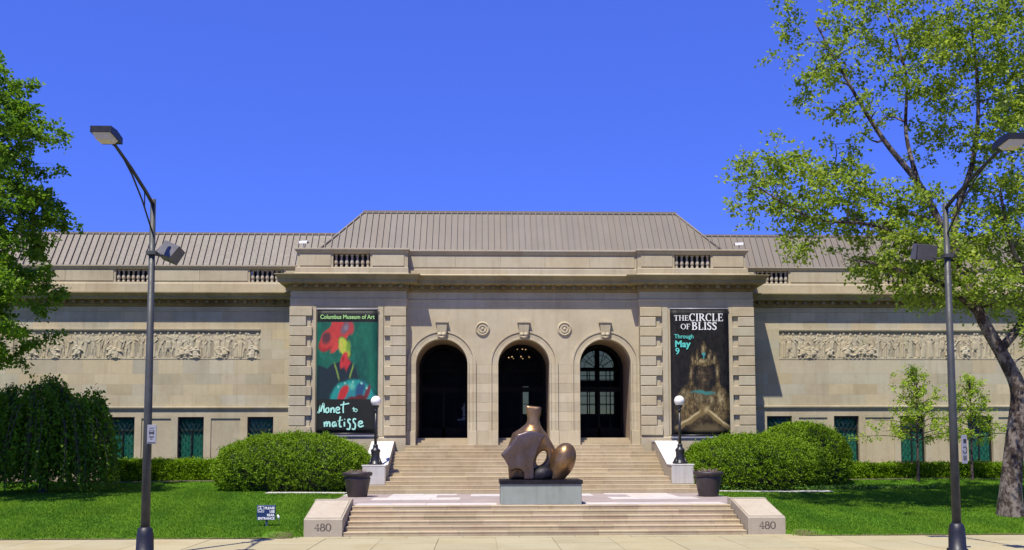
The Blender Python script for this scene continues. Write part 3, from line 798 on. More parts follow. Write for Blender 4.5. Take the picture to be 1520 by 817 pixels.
modillions('modillion', -XP, -XI, YP-.14, 10.955, .5); modillions('modillion', XI, XP, YP-.14, 10.955, .5); modillions('modillion', -XI, XI, YR-.14, 10.955, .5)

# --- parapet of the centre block
path2 = [(-11.45, YW), (-11.45, YP+.1), (-XI-.02, YP+.1), (-XI-.02, YR+.1), (XI+.02, YR+.1), (XI+.02, YP+.1), (11.45, YP+.1), (11.45, YW)]
moulding('parapet_plinth', path2, [(-.5, 11.6), (.22, 11.6), (.22, 11.66), (.10, 11.74), (.10, 12.0), (.06, 12.03), (-.5, 12.03)], st, B, piece=1.8)
moulding('coping_stone', path2, [(-.5, 12.74), (.02, 12.74), (.04, 12.78), (.10, 12.84), (.13, 12.92), (.15, 12.925), (.15, 12.985), (.13, 13.0), (-.5, 13.0)], M['cheek'], B, piece=1.9)
# dies and panels between plinth and coping
def die(x0, x1, y, z0, z1, panel=True, mat=st):
    q = MB(); q.box(x0, x1, y, y+.4, z0, z1); q.build('parapet_die', mat, B, tone=tone(.04))
    if panel and x1-x0 > .5:
        n = max(1, round((x1-x0)/2.2))
        for i in range(n):
            a = x0+.10+(x1-x0-.2)*i/n; b = x0+.10+(x1-x0-.2)*(i+1)/n
            q = MB(); q.block(a+.002, b-.002, y-.035, y+.01, z0+.07, z1-.06, .015); q.build('parapet_panel', mat, B, tone=tone(.05))
yy = YP+.1
for s in (-1, 1):
    for a, b in ((XI+.02, 7.78), (9.66, 11.45)):
        x0, x1 = (a, b) if s > 0 else (-b, -a)
        die(x0, x1, yy, 12.032, 12.738)
die(-XI+.06, XI-.06, YR+.1, 12.032, 12.738)
for s in (-1, 1):
    q = MB(); q.box(min(s*(XI-.05), s*(XI+.42)), max(s*(XI-.05), s*(XI+.42)), yy+.012, yy+.9, 12.0, 12.76); q.build('parapet_die', st, B, tone=.99)
for s in (-1, 1):
    q = MB(); xx = s*11.45; q.box(min(xx, xx-s*.4), max(xx, xx-s*.4), yy+.41, YW, 12.032, 12.738); q.build('parapet_die', st, B)
bp = [(.085, 0), (.085, .09), (.055, .11), (.05, .14), (.09, .2), (.10, .27), (.085, .34), (.05, .45), (.045, .52), (.06, .54), (.06, .57), (.045, .58), (.085, .61), (.085, .70)]
bal = MB(); bal.lathe(bp, 12); bal_me = bal.mesh('baluster')
def balusters(x0, x1, y, z, h, n):
    for i in range(n):
        o = link('baluster', bal_me, M['cheek'], B, tone=tone(.06)); o.location = (x0+(x1-x0)*(i+.5)/n, y, z); o.scale = (1, 1, h/.70)
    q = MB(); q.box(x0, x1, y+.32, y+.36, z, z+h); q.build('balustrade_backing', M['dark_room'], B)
for s in (-1, 1):
    x0, x1 = (7.78, 9.66) if s > 0 else (-9.66, -7.78)
    balusters(x0, x1, yy+.16, 12.032, .706, 7)

# --- roofs with standing seams
def seam_roof(xl0, xl1, xr0, xr1, yb, zb, yt, zt, pitch, par=B):
    "front slope: at the bottom from xl0 to xr0, at the top from xl1 to xr1"
    nrm_ = Vector((0, -(zt-zb), (yt-yb))).normalized()
    if nrm_.z < 0: nrm_ = -nrm_
    n = int((xr0-xl0)/pitch)
    for i in range(n):
        a = xl0+(xr0-xl0)*i/n; b = xl0+(xr0-xl0)*(i+1)/n
        def tmax(x):
            t = 1.0
            if x < xl1 and xl1 > xl0: t = min(t, (x-xl0)/(xl1-xl0))
            if x > xr1 and xr1 < xr0: t = min(t, (xr0-x)/(xr0-xr1))
            return max(0, t)
        ta, tb = tmax(a), tmax(b)
        def P(x, t, h): p = Vector((x, yb+(yt-yb)*t, zb+(zt-zb)*t))+nrm_*h; return tuple(p)
        q = MB()
        q.add([P(a, 0, 0), P(b, 0, 0), P(b, tb, 0), P(a, ta, 0)], [(0, 1, 2, 3)] if max(ta, tb) > 0 else [])
        if ta > .02:
            r = .018
            q.add([P(a-r, 0, -.01), P(a+r, 0, -.01), P(a+r, ta, -.01), P(a-r, ta, -.01), P(a-r, 0, .095), P(a+r, 0, .095), P(a+r, ta, .095), P(a-r, ta, .095)],
                  [(4, 5, 6, 7), (0, 1, 5, 4), (1, 2, 6, 5), (2, 3, 7, 6), (3, 0, 4, 7)])
        q.build('roof_panel', M['roof'], par, tone=tone(.035))
RX0, RX1, RYB, RZB, RYT, RZT = 10.6, 8.45, 51.3, 13.05, 53.5, 15.62
seam_roof(-RX0, -RX1, RX0, RX1, RYB, RZB, RYT, RZT, .325)
def quad(name, pts, mat, tn=1):
    q = MB(); q.add(pts, [(0, 1, 2, 3)]); return q.build(name, mat, B, tone=tn)
for s in (-1, 1):
    quad('roof_hip_side', [(s*RX0, RYB, RZB), (s*RX1, RYT, RZT), (s*RX1, 60, RZT), (s*RX0, 62, RZB)], M['roof'])
    q = MB(); q.tube([(s*RX0, RYB, RZB+.04), (s*RX1, RYT, RZT+.04)], .06, 6); q.build('hip_cap', M['roof'], B, tone=1.2)
quad('roof_top', [(-RX1, RYT, RZT), (RX1, RYT, RZT), (RX1, 60, RZT), (-RX1, 60, RZT)], M['roof'])
q = MB(); q.prism_x([(RYT-.10, RZT-.05), (RYT-.10, RZT+.09), (RYT+.5, RZT+.09), (RYT+.5, RZT-.05)], -RX1-.08, RX1+.08); q.build('ridge_cap', M['roof'], B, tone=1.35)

# --- wings
for s in (-1, 1):
    W0, W1 = (XP, 30.0) if s > 0 else (-30.0, -XP)
    ws = M['wing_stone']
    q = MB(); q.box(W0, W1, YW+.03, 52.76, 4.6, 11.2); q.build('wing_wall', ws, B, tone=.72)
    # ashlar above the string course, round the frieze panel
    FX0, FX1 = (13.69, 26.4) if s > 0 else (-26.4, -13.69)
    rowz = [5.08+.555*i for i in range(5)]; rowz[-1] = 7.50
    rowz += [7.50+(9.08-7.50)*i/3 for i in (1, 2, 3)]+[9.57, 10.02]
    for i in range(len(rowz)-1):
        za, zb = rowz[i], rowz[i+1]; x = W0-(1.3*.5 if i % 2 else 0)
        while x < W1:
            a, b = max(x, W0), min(x+1.3, W1); x += 1.3
            mid = 7.45 < za < 9.0
            if mid:
                if a < FX0 < b: b = FX0
                elif a < FX1 < b: a = FX1
                elif a >= FX0 and b <= FX1: continue
            if b-a < .05: continue
            q = MB(); q.block(a+.0012, b-.0012, YW, YW+.06, za+.0012, zb-.0012, .003); q.build('ashlar_block', ws, B, tone=tone(.105))
    # frieze panel
    q = MB(); q.box(FX0, FX1, YW+.055, YW+.15, 7.5, 9.08); fp = q.build('frieze_panel', ws, B, tone=.98)
    q = MB(); q.prism_x([(YW-.05, 9.0), (YW-.07, 9.06), (YW-.07, 9.10), (YW+.02, 9.10), (YW+.02, 9.0)], FX0, FX1); q.build('frieze_fillet', ws, fp, tone=1.05)
    q = MB(); q.box(FX0, FX1, YW-.015, YW+.12, 7.505, 7.56); q.build('frieze_ledge', ws, fp, tone=1.05)
    # string course
    moulding('string_course', [(W0, YW), (W1, YW)], [(-.05, 4.86), (.03, 4.86), (.06, 4.93), (.10, 4.96), (.10, 5.04), (.0, 5.07), (-.05, 5.07)], ws, B, piece=2.2)
    # ground storey: piers, windows, blind panels, sill and head
    q = MB(); q.box(W0, W1, YW-.03, YW+.3, .8, 2.0); q.build('wing_base', ws, B, tone=1.05)
    q = MB(); q.box(W0, W1, YW+.002, YW+.3, 4.50, 4.858); q.build('lintel_course', ws, B, tone=1.03)
    cs = [13.62, 17.2, 20.75, 24.38, 27.9]
    cur = XP
    for j, c in enumerate(cs):
        segs = []
        a, b = cur, c-.67
        x0, x1 = (a, b) if s > 0 else (-b, -a)
        if j == 0:
            q = MB(); q.box(x0, x1, YW+.002, YW+.3, 2.002, 4.498); q.build('wing_pier', ws, B, tone=tone(.04))
        else:
            pm = (a+b)/2; pw = .76
            for e0, e1 in ((a, pm-pw), (pm+pw, b)):
                u0, u1 = (e0, e1) if s > 0 else (-e1, -e0)
                q = MB(); q.box(u0, u1, YW+.002, YW+.3, 2.002, 4.498); q.build('wing_pier', ws, B, tone=tone(.04))
            u0, u1 = (pm-pw, pm+pw) if s > 0 else (-pm-pw, -pm+pw)
            q = MB(); q.box(u0, u1, YW+.055, YW+.3, 2.002, 4.42); q.build('blind_panel', ws, B, tone=tone(.04))
            q = MB(); q.box(u0, u1, YW+.004, YW+.3, 4.422, 4.498); q.build('blind_panel_head', ws, B, tone=1.02)
        cur = c+.67
        # window
        u0, u1 = (c-.67, c+.67) if s > 0 else (-c-.67, -c+.67)
        f = MB(); f.box(u0, u0+.09, YW+.20, YW+.28, 2.0, 4.5); f.box(u1-.09, u1, YW+.20, YW+.28, 2.0, 4.5)
        f.box(u0+.09, u1-.09, YW+.20, YW+.28, 4.38, 4.5); f.box(u0+.09, u1-.09, YW+.20, YW+.28, 2.0, 2.1)
        f.box(u0+.09, u1-.09, YW+.205, YW+.275, 3.78, 3.86); f.box((u0+u1)/2-.035, (u0+u1)/2+.035, YW+.205, YW+.275, 2.1, 3.78)
        wo = f.build('window', M['win_frame'], B)
        q = MB(); q.box(u0+.05, u1-.05, YW+.235, YW+.245, 2.05, 4.45); q.build('pane', M['wglass'], wo)
        gr = MB()
        n = 7
        for k in range(-9, 8):
            for dirn in (1, -1):
                # diagonal bars clipped to the opening
                w_, h_ = u1-u0-.1, 2.4; t0 = k*.24
                pts = []
                for z_ in np.linspace(0, h_, 25):
                    xx = t0+z_*.62
                    if 0 <= xx <= w_: pts.append((xx if dirn > 0 else w_-xx, z_))
                if len(pts) > 1:
                    (xa, za), (xb, zb) = pts[0], pts[-1]
                    gr.tube([(u0+.05+xa, YW+.15+.012*dirn, 2.05+za), (u0+.05+xb, YW+.15+.012*dirn, 2.05+zb)], .0065, 4)
        gr.build('grille', M['grille'], wo, 'stuff')
        cu = MB(); vs = []; nn = 36
        for k in range(nn+1):
            xx = u0+.04+(u1-u0-.08)*k/nn; vs += [(xx, YW+.30+.025*math.sin(k*1.4), 2.0), (xx, YW+.30+.025*math.sin(k*1.4), 4.42)]
        cu.add(vs, [(2*k, 2*k+2, 2*k+3, 2*k+1) for k in range(nn)], True); cu.build('curtain', M['curtain'], wo, recalc=False)
        q = MB(); q.box(u0-.02, u1+.02, YW+.5, YW+.55, 1.9, 4.6); q.build('dark_backing', M['dark_room'], wo)
        q = MB(); q.box(u0-.05, u1+.05, YW-.05, YW+.2, 1.93, 2.004); q.build('sill', ws, wo, tone=1.05)
    u0, u1 = (cur, 30.0) if s > 0 else (-30.0, -cur)
    q = MB(); q.box(u0, u1, YW+.002, YW+.3, 2.002, 4.498); q.build('wing_pier', ws, B)
    q = MB(); q.box(W0, W1, 52.76, 53.2, .8, 4.6); q.build('wing_inner_wall', M['dark_room'], B)
    # entablature
    P_ = [(W0, YW), (W1, YW)]
    moulding('architrave_block', P_, [(-.05, 10.024), (.03, 10.024), (.03, 10.22), (.05, 10.25), (.0, 10.28), (-.05, 10.28)], ws, B)
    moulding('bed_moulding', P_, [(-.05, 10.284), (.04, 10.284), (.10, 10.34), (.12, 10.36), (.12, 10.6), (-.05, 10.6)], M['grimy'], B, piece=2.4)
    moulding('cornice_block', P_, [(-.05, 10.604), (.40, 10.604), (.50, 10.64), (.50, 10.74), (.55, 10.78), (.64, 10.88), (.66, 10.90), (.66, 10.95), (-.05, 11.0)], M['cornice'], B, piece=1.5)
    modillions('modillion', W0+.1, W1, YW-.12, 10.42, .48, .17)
    py = YW+.0
    moulding('parapet_plinth', P_, [(-.4, 11.0), (.12, 11.0), (.12, 11.45), (.09, 11.55), (-.4, 11.55)], ws, B, piece=1.8)
    moulding('coping_stone', P_, [(-.4, 12.25), (.02, 12.25), (.09, 12.32), (.11, 12.38), (.13, 12.385), (.13, 12.45), (-.4, 12.46)], M['cheek'], B, piece=1.9)
    bc = [13.4, 20.37, 27.3]; cur = XP
    for c in bc+[31]:
        a, b = cur, min(c-.88, 30)
        x0, x1 = (a, b) if s > 0 else (-b, -a)
        die(x0, x1, py, 11.552, 12.248, mat=ws)
        if c < 30:
            u0, u1 = (c-.88, c+.88) if s > 0 else (-c-.88, -c+.88)
            balusters(u0, u1, py+.14, 11.552, .696, 7)
        cur = c+.88
    # roof
    yb, zb, yt, zt = 52.75, 12.2, 54.5, 14.62
    if s > 0: seam_roof(10.0, 10.0, 31, 29, yb, zb, yt, zt, .345)
    else: seam_roof(-31, -29, -10.0, -10.0, yb, zb, yt, zt, .345)
    x0, x1 = (10.0, 29.0) if s > 0 else (-29.0, -10.0)
    q = MB(); q.prism_x([(yt-.08, zt-.04), (yt-.08, zt+.07), (yt+.4, zt+.07), (yt+.4, zt-.04)], x0, x1); q.build('ridge_cap', M['roof'], B, tone=1.35)
    quad('roof_top', [(x0, yt, zt), (x1, yt, zt), (x1, 62, zt), (x0, 62, zt)], M['roof'])
    e = s*29.0; quad('roof_hip_side', [(e, yt, zt), (e, 62, zt), (s*31, 64, zb), (s*31, yb, zb)], M['roof'])
    q = MB(); q.box(min(s*29.98, s*30.0), max(s*29.98, s*30.0), 53.21, 64, .8, 12.4); q.build('end_wall', ws, B)

# frieze figures: carved in half relief, a few kinds set in an uneven row
def figure(v):
    rr = random.Random(v*13+5); kneel = v >= 9
    lean = rr.uniform(-.10, .10); H = 1.0 if kneel else rr.uniform(1.30, 1.43); turn = rr.choice((-1, 1)); wide = rr.uniform(.9, 1.35)
    el1 = (-rr.uniform(.13, .23)*wide, -.04, H*rr.uniform(.60, .74)); el2 = (rr.uniform(.13, .23)*wide, -.04, H*rr.uniform(.60, .74))
    h1 = (rr.uniform(-.24, .12), -.09, H*rr.uniform(.40, .80)); h2 = (rr.uniform(-.10, .26), -.09, H*rr.uniform(.36, .80))
    ph = rr.uniform(0, 6); fr = rr.uniform(34, 60); stride = rr.uniform(.02, .13); robe = rr.random() < .55; bundle = rr.random() < .45; prop = rr.random() < .4
    bx, bz = rr.uniform(-.2, .2), rr.uniform(.05, .3)
    def f(p):
        d = ell(p, (lean+.02*turn, -.04, H-.09), (.066, .075, .092))
        d = smin(d, cap(p, (lean*.9, -.01, H-.2), (lean, -.02, H-.12), .042), .03)
        d = smin(d, ell(p, (lean*.5, .0, H*.72), (.125*wide, .085, .24)), .05)
        fold = .016*np.sin(p[:, 0]*fr+ph+p[:, 2]*rr0)
        if robe:
            d = smin(d, cap(p, (lean*.3, .02, H*.55), (stride*turn*.5, .03, .10), .115*wide, .15*wide)+fold*np.clip((H*.7-p[:, 2])*3, 0, 1), .05)
        else:
            d = smin(d, cap(p, (lean*.3, .02, H*.56), (0, .03, H*.40), .115*wide, .135*wide)+fold, .04)
            for q in (-1, 1):
                kx = q*(.06+stride*.6)
                d = smin(d, cap(p, (q*.05, -.01, H*.42), (kx, -.04, H*.24), .062, .05), .03); d = smin(d, cap(p, (kx, -.04, H*.24), (q*(.05+stride), -.02, .04), .048, .036), .02)
        for q in (-1, 1): d = smin(d, cap(p, (q*(.05+stride), -.02, .03), (q*(.05+stride)+.06*turn, -.05, .02), .034), .02)
        d = smin(d, cap(p, (-.12*wide+lean*.6, -.02, H*.83), el1, .045, .038), .025); d = smin(d, cap(p, el1, h1, .038, .028), .025)
        d = smin(d, cap(p, (.12*wide+lean*.6, -.02, H*.83), el2, .045, .038), .025); d = smin(d, cap(p, el2, h2, .038, .028), .025)
        if bundle: d = smin(d, ell(p, ((h1[0]+h2[0])/2, -.06, (h1[2]+h2[2])/2), (.13, .05, .06), rr1), .02)
        if prop: d = smin(d, rbox(p, (bx, .02, bz*.5), (.13, .06, bz*.5+.02), .02), .02)
        if kneel: d = smin(d, cap(p, (.0, -.03, .34), (.22*turn, -.05, .24), .08, .06), .04)
        return np.maximum(d, p[:, 1]-.10)
    rr0 = rr.uniform(-9, 9); rr1 = rr.uniform(-.8, .8)
    return sdf_mesh('relief_figure', f, (-.36, -.2, -.03), (.36, .14, H+.05), .021)
figs = [figure(v) for v in range(13)]
random.seed(21)
for s in (-1, 1):
    fp = [o for o in B.children if o.name.startswith('frieze_panel')][0 if s < 0 else 1]
    x = 13.92; last = -1
    while x < 26.3:
        v = random.choice([q for q in range(9) if q != last]); last = v
        o = link('relief_figure', figs[v], M['wing_stone'], fp, tone=tone(.05)); o.location = (s*x, YW+.045, 7.56); o.scale = (random.choice((-1, 1))*random.uniform(.9, 1.1), random.uniform(.42, .60), random.uniform(.95, 1.03))
        if random.random() < .28:
            o = link('relief_figure', figs[random.choice([9, 10, 11, 12])], M['wing_stone'], fp, tone=tone(.04)); o.location = (s*(x+random.uniform(.1, .2)), YW+.0, 7.55); o.scale = (random.choice((-1, 1))*1.1, .6, random.uniform(.55, .75))
        x += random.choice((.25, .28, .32, .38))
# chandelier in the hall
ch = empty('chandelier', (.05, 56.5, 8.0), 'round chandelier with small glowing bulbs behind the middle arch', 'chandelier')
q = MB(); ring = [(.05+.62*math.cos(2*math.pi*k/20), 56.5+.62*math.sin(2*math.pi*k/20), 7.9) for k in range(21)]; q.tube(ring, .025, 6); q.build('ring', M['iron'], ch)
q = MB(); ring = [(.05+.36*math.cos(2*math.pi*k/20), 56.5+.36*math.sin(2*math.pi*k/20), 8.35) for k in range(21)]; q.tube(ring, .02, 6); q.build('ring', M['iron'], ch)
q = MB(); q.tube([(.05, 56.5, 9.38), (.05, 56.5, 7.7)], .02, 6); q.build('rod', M['iron'], ch)
kb = NT('glowing_bulb'); kb.b.inputs['Emission Color'].default_value = (1, .62, .28, 1); kb.b.inputs['Emission Strength'].default_value = .9; kb.set((.9, .7, .4)); M['bulb'] = kb.m
bm_ = MB(); bm_.lathe([(.005, -.03), (.026, -.012), (.03, .012), (.014, .04), (.004, .055)], 8); bme = bm_.mesh('bulb')
for k in range(7): o = link('bulb', bme, M['bulb'], ch); o.location = (.05+.62*math.cos(R(20+51*k)), 56.5+.62*math.sin(R(20+51*k)), 7.97)
for k in range(4): o = link('bulb', bme, M['bulb'], ch); o.location = (.05+.36*math.cos(R(200+47*k)), 56.5+.36*math.sin(R(200+47*k)), 8.42)
# pale statuette on a pedestal, inside the left arch
t = empty('pedestal', (-3.05, 55.2, z0h), 'dark pedestal with a pale top ledge inside the left arch', 'pedestal')
q = MB(); q.box(-3.4, -2.75, 55.0, 55.5, z0h, 4.37); q.build('shaft', M['dark_room'], t)
q = MB(); q.box(-3.45, -2.7, 54.95, 55.55, 4.372, 4.44); q.build('top_ledge', M['statue'], t)
def stat(p):
    d = ell(p, (0, 0, .82), (.07, .08, .10)); d = smin(d, cap(p, (0, 0, .6), (.0, 0, .3), .12, .09), .06); d = smin(d, cap(p, (0, 0, .3), (0, 0, .03), .09, .14), .05)
    return smin(d, cap(p, (-.12, 0, .62), (-.05, -.1, .4), .045), .04)
o = link('statuette', sdf_mesh('statuette', stat, (-.25, -.25, -.02), (.25, .2, .98), .03), M['statue']); o.location = (-3.07, 55.2, 4.44)
tag(o, 'small pale statuette standing in the dark of the left arch', 'statuette')

# ================================================================== BANNERS
class Art(NT):
    def __init__(s, name):
        super().__init__(name); uv = s.n('UVMap').outputs[0]
        nz = s.n('TexNoise'); nz.inputs['Scale'].default_value = 7; nz.inputs['Detail'].default_value = 4; s.l(uv, nz.inputs['Vector'])
        v1 = s.n('VectorMath', operation='SUBTRACT'); s.l(nz.outputs['Color'], v1.inputs[0]); v1.inputs[1].default_value = (.5, .5, .5)
        v2 = s.n('VectorMath', operation='SCALE'); v2.inputs['Scale'].default_value = .05; s.l(v1.outputs[0], v2.inputs[0])
        v3 = s.n('VectorMath', operation='ADD'); s.l(uv, v3.inputs[0]); s.l(v2.outputs[0], v3.inputs[1]); s.uv = v3.outputs[0]; s.raw = uv
        s.grain = s.noise(uv, 22, 4, .7); s.c = None
    def ell(s, c, r, rot, col, soft=.06, raw=False, amt=1.0):
        mp = s.n('Mapping', vector_type='TEXTURE'); mp.inputs['Location'].default_value = (c[0], c[1], 0); mp.inputs['Scale'].default_value = (r[0], r[1], 1); mp.inputs['Rotation'].default_value = (0, 0, R(rot))
        s.l(s.raw if raw else s.uv, mp.inputs[0])
        sp = s.n('SeparateXYZ'); s.l(mp.outputs[0], sp.inputs[0])
        ln = s.math('SQRT', s.math('ADD', s.math('POWER', s.math('ABSOLUTE', sp.outputs[0]), 2), s.math('POWER', s.math('ABSOLUTE', sp.outputs[1]), 2)))
        f = s.ramp(ln, 1-soft, 1+soft, amt, 0)
        s.c = s.mix(f, s.c, col); return f
    def rect(s, c, r, rot, col, soft=.04, raw=False, amt=1.0):
        mp = s.n('Mapping', vector_type='TEXTURE'); mp.inputs['Location'].default_value = (c[0], c[1], 0); mp.inputs['Scale'].default_value = (r[0], r[1], 1); mp.inputs['Rotation'].default_value = (0, 0, R(rot))
        s.l(s.raw if raw else s.uv, mp.inputs[0]); sp = s.n('SeparateXYZ'); s.l(mp.outputs[0], sp.inputs[0])
        ln = s.math('MAXIMUM', s.math('ABSOLUTE', sp.outputs[0]), s.math('ABSOLUTE', sp.outputs[1]))
        s.c = s.mix(s.ramp(ln, 1-soft, 1+soft, amt, 0), s.c, col)
    def done(s, rough=.6):
        c = s.mix(s.ramp(s.grain, .3, .75, 0, .55), s.c, s.mix(1, s.c, (.5, .5, .5), 'MULTIPLY')); return s.set(c, rough, spec=.25)
DK = (.016, .018, .014)
a = Art('banner_print_left'); a.c = a.mix(a.ramp(a.noise(a.raw, 3, 4), .35, .65, 0, 1), (.012, .13, .075), (.006, .075, .055))
a.c = a.mix(a.ramp(a.noise(a.raw, 9, 5, .7), .5, .7, 0, .6), a.c, (.02, .19, .12))
a.rect((.30, .36), (.30, .15), -6, (.014, .028, .034)); a.ell((.34, .50), (.26, .075), 12, (.014, .026, .034)); a.rect((.60, .42), (.10, .10), 25, (.014, .03, .034), .2)
a.rect((.33, .50), (.012, .075), 28, (.16, .26, .05), .3); a.rect((.575, .50), (.012, .06), -24, (.16, .26, .05), .3)
a.ell((.25, .775), (.23, .085), 20, (.30, .022, .022)); a.ell((.26, .79), (.21, .075), 20, (.50, .05, .04), .15); a.ell((.40, .76), (.20, .045), 32, (.56, .06, .045), .12); a.ell((.36, .845), (.14, .075), -8, (.48, .045, .04)); a.ell((.16, .765), (.075, .045), 15, (.10, .035, .04), .3)
a.ell((.53, .865), (.085, .055), -30, (.40, .05, .05), .2); a.ell((.46, .85), (.075, .04), 25, (.15, .10, .12), .3); a.ell((.48, .855), (.035, .02), 10, (.22, .17, .19), .5)
a.ell((.46, .69), (.125, .068), -38, (.05, .13, .03)); a.ell((.455, .693), (.105, .058), -38, (.44, .50, .05), .15); a.ell((.52, .70), (.035, .045), -10, (.16, .30, .04), .5); a.ell((.40, .70), (.03, .035), 0, (.50, .46, .08), .6)
a.ell((.45, .595), (.085, .042), 40, (.52, .04, .04), .15); a.rect((.50, .555), (.05, .035), 50, (.46, .03, .035), .3); a.ell((.44, .60), (.03, .02), 30, (.30, .015, .02), .5)
a.ell((.60, .275), (.385, .165), 0, (.008, .06, .06), .04); a.ell((.60, .275), (.365, .155), 0, (.02, .27, .225), .06); a.ell((.60, .275), (.24, .10), 0, (.03, .20, .24), .3, amt=.7)
a.ell((.44, .315), (.10, .05), 35, (.45, .03, .03), .15); a.ell((.72, .35), (.09, .05), 30, (.02, .07, .15), .3); a.ell((.58, .38), (.05, .025), 0, (.10, .40, .30), .4); a.ell((.84, .33), (.03, .075), -38, (.16, .03, .04), .2); a.ell((.66, .275), (.17, .035), 6, (.10, .02, .02), .2)
for ex, ey in ((.36, .37), (.47, .405), (.60, .415), (.74, .40), (.83, .365)): a.ell((ex, ey), (.016, .009), 0, (.25, .55, .42), .5)
a.rect((.5, .130), (.6, .143), 0, DK, .01, True); a.rect((.5, .955), (.6, .055), 0, DK, .02, True)
M['print_left'] = a.done()
a = Art('banner_print_right'); a.c = a.mix(0, (.016, .014, .012), (.02, .017, .014))
G1, G2, G3 = (.19, .135, .05), (.085, .058, .025), (.50, .40, .20)
a.ell((.55, .17), (.36, .19), 0, G2, .2); a.ell((.26, .25), (.18, .12), 28, G1, .25); a.ell((.86, .25), (.16, .12), -28, G1, .25); a.ell((.55, .27), (.20, .09), 0, (.12, .085, .035), .3)
a.ell((.20, .285), (.07, .05), 35, G3, .7, amt=.8); a.ell((.85, .29), (.05, .04), -30, G3, .7, amt=.7); a.ell((.48, .29), (.06, .03), 0, G3, .8, amt=.5); a.ell((.68, .28), (.05, .03), 0, G3, .8, amt=.5)
a.rect((.57, .375), (.07, .05), 0, (.07, .05, .024), .3); a.ell((.57, .47), (.135, .095), 0, (.055, .04, .022), .15); a.ell((.52, .455), (.045, .05), 0, (.10, .072, .035), .8); a.ell((.57, .435), (.03, .008), 0, (.16, .11, .05), .5)
for ex in (.515, .63): a.ell((ex, .487), (.035, .008), 0, (.15, .11, .05), .6)
a.ell((.57, .575), (.20, .03), 0, G1, .2); a.ell((.57, .585), (.14, .012), 0, G3, .5, amt=.7)
for cx_, ht, rr_ in ((.38, .635, .035), (.47, .66, .04), (.57, .72, .05), (.67, .66, .04), (.76, .635, .035)): a.ell((cx_, ht-.035), (rr_, .055), 0, G2, .2); a.ell((cx_-.01, ht-.045), (rr_*.45, .028), 0, G3, .6, amt=.7)
for ex in (.35, .80): a.ell((ex, .47), (.045, .115), 0, G2, .25); a.ell((ex-.01, .49), (.018, .04), 0, G3, .6, amt=.6); a.ell((ex, .40), (.03, .02), 0, G1, .4)
vo = a.n('TexVoronoi'); vo.inputs['Scale'].default_value = 34; a.l(a.raw, vo.inputs['Vector'])
sp = a.ramp(vo.outputs['Distance'], .10, .32, 1, 0); lum = a.n('RGBToBW'); a.l(a.c, lum.inputs[0])
a.c = a.mix(a.math('MULTIPLY', sp, a.ramp(lum.outputs[0], .025, .09, 0, .95)), a.c, (.46, .37, .19))
sh = a.noise(a.raw, 15, 5, .75); a.c = a.mix(a.ramp(sh, .40, .58, 0, .9), a.c, a.mix(1, a.c, (.22, .2, .2), 'MULTIPLY'))
a.ell((.55, .335), (.20, .014), 0, (.05, .19, .16), .3); a.ell((.57, .645), (.028, .016), 0, (.05, .30, .28), .3); a.ell((.57, .615), (.012, .012), 0, (.05, .26, .24), .4)
a.rect((.38, .135), (.27, .026), 16, G1, .3); a.rect((.76, .135), (.25, .026), -20, G1, .3); a.rect((.36, .142), (.22, .009), 16, G3, .5); a.rect((.78, .14), (.20, .009), -20, G3, .5)
a.ell((.56, .195), (.085, .04), 25, G1, .4); a.ell((.60, .20), (.04, .018), 25, G3, .6, amt=.7)
a.ell((.60, .04), (.24, .04), 0, (.12, .09, .04), .3)
M['print_right'] = a.done()
M['txt_green'] = simple('pale_green_ink', (.34, .60, .20), .6, 0, .05); M['txt_mint'] = simple('mint_ink', (.40, .78, .62), .6, 0, .05)
M['txt_teal'] = simple('teal_ink', (.10, .55, .46), .6, 0, .05); M['txt_white'] = simple('white_ink', (.78, .78, .74), .6, 0, .04)

def banner(x0, x1, z0, z1, mat, label):
    y = YP-.13; t = empty('exhibition_banner', ((x0+x1)/2, y, z0), label, 'banner', 'exhibition banners between the quoins')
    nx, nz = 9, 24; vs = []; uv = []
    for j in range(nz+1):
        for i in range(nx+1):
            u, v = i/nx, j/nz; vs.append((x0+(x1-x0)*u, y+.012*math.sin(u*5+v*7)*math.sin(v*3.1), z0+(z1-z0)*v)); uv.append((u, v))
    q = MB(); n1 = nx+1
    q.add(vs, [(j*n1+i, j*n1+i+1, (j+1)*n1+i+1, (j+1)*n1+i) for j in range(nz) for i in range(nx)], True)
    o = q.build('cloth', mat, t, recalc=False); ul = o.data.uv_layers.new(name='UVMap')
    for lp in o.data.loops: ul.data[lp.index].uv = uv[lp.vertex_index]
    sm = o.modifiers.new('thickness', 'SOLIDIFY'); sm.thickness = .006; sm.offset = 1
    q = MB(); q.tube([(x0-.04, y, z1+.03), (x1+.04, y, z1+.03)], .04, 8); q.build('top_rod', M['sign_grey'], t)
    q = MB(); q.tube([(x0-.04, y, z0-.03), (x1+.04, y, z0-.03)], .04, 8); q.build('bottom_rod', M['iron'], t)
    q = MB(); q.box(x0-.02, x1+.02, y-.03, y+.05, z0-.17, z0-.09); q.build('bottom_rail', M['sign_grey'], t)
    return t
ytx = YP-.165
t = banner(-10.40, -7.36, 3.62, 9.82, M['print_left'], 'tall dark banner with red, green and teal painted shapes and handwritten title')
text('lettering', 'Columbus Museum of Art', -10.24, ytx, 9.36, .30, M['txt_green'], t, width=2.72, bold=.006)
hs = Strokes(); wv = .075
def hand(pts, ox, oz, sc, w=wv): hs.stroke([(ox+p[0]*sc, oz+p[1]*sc) for p in spline(pts, 4)], w)
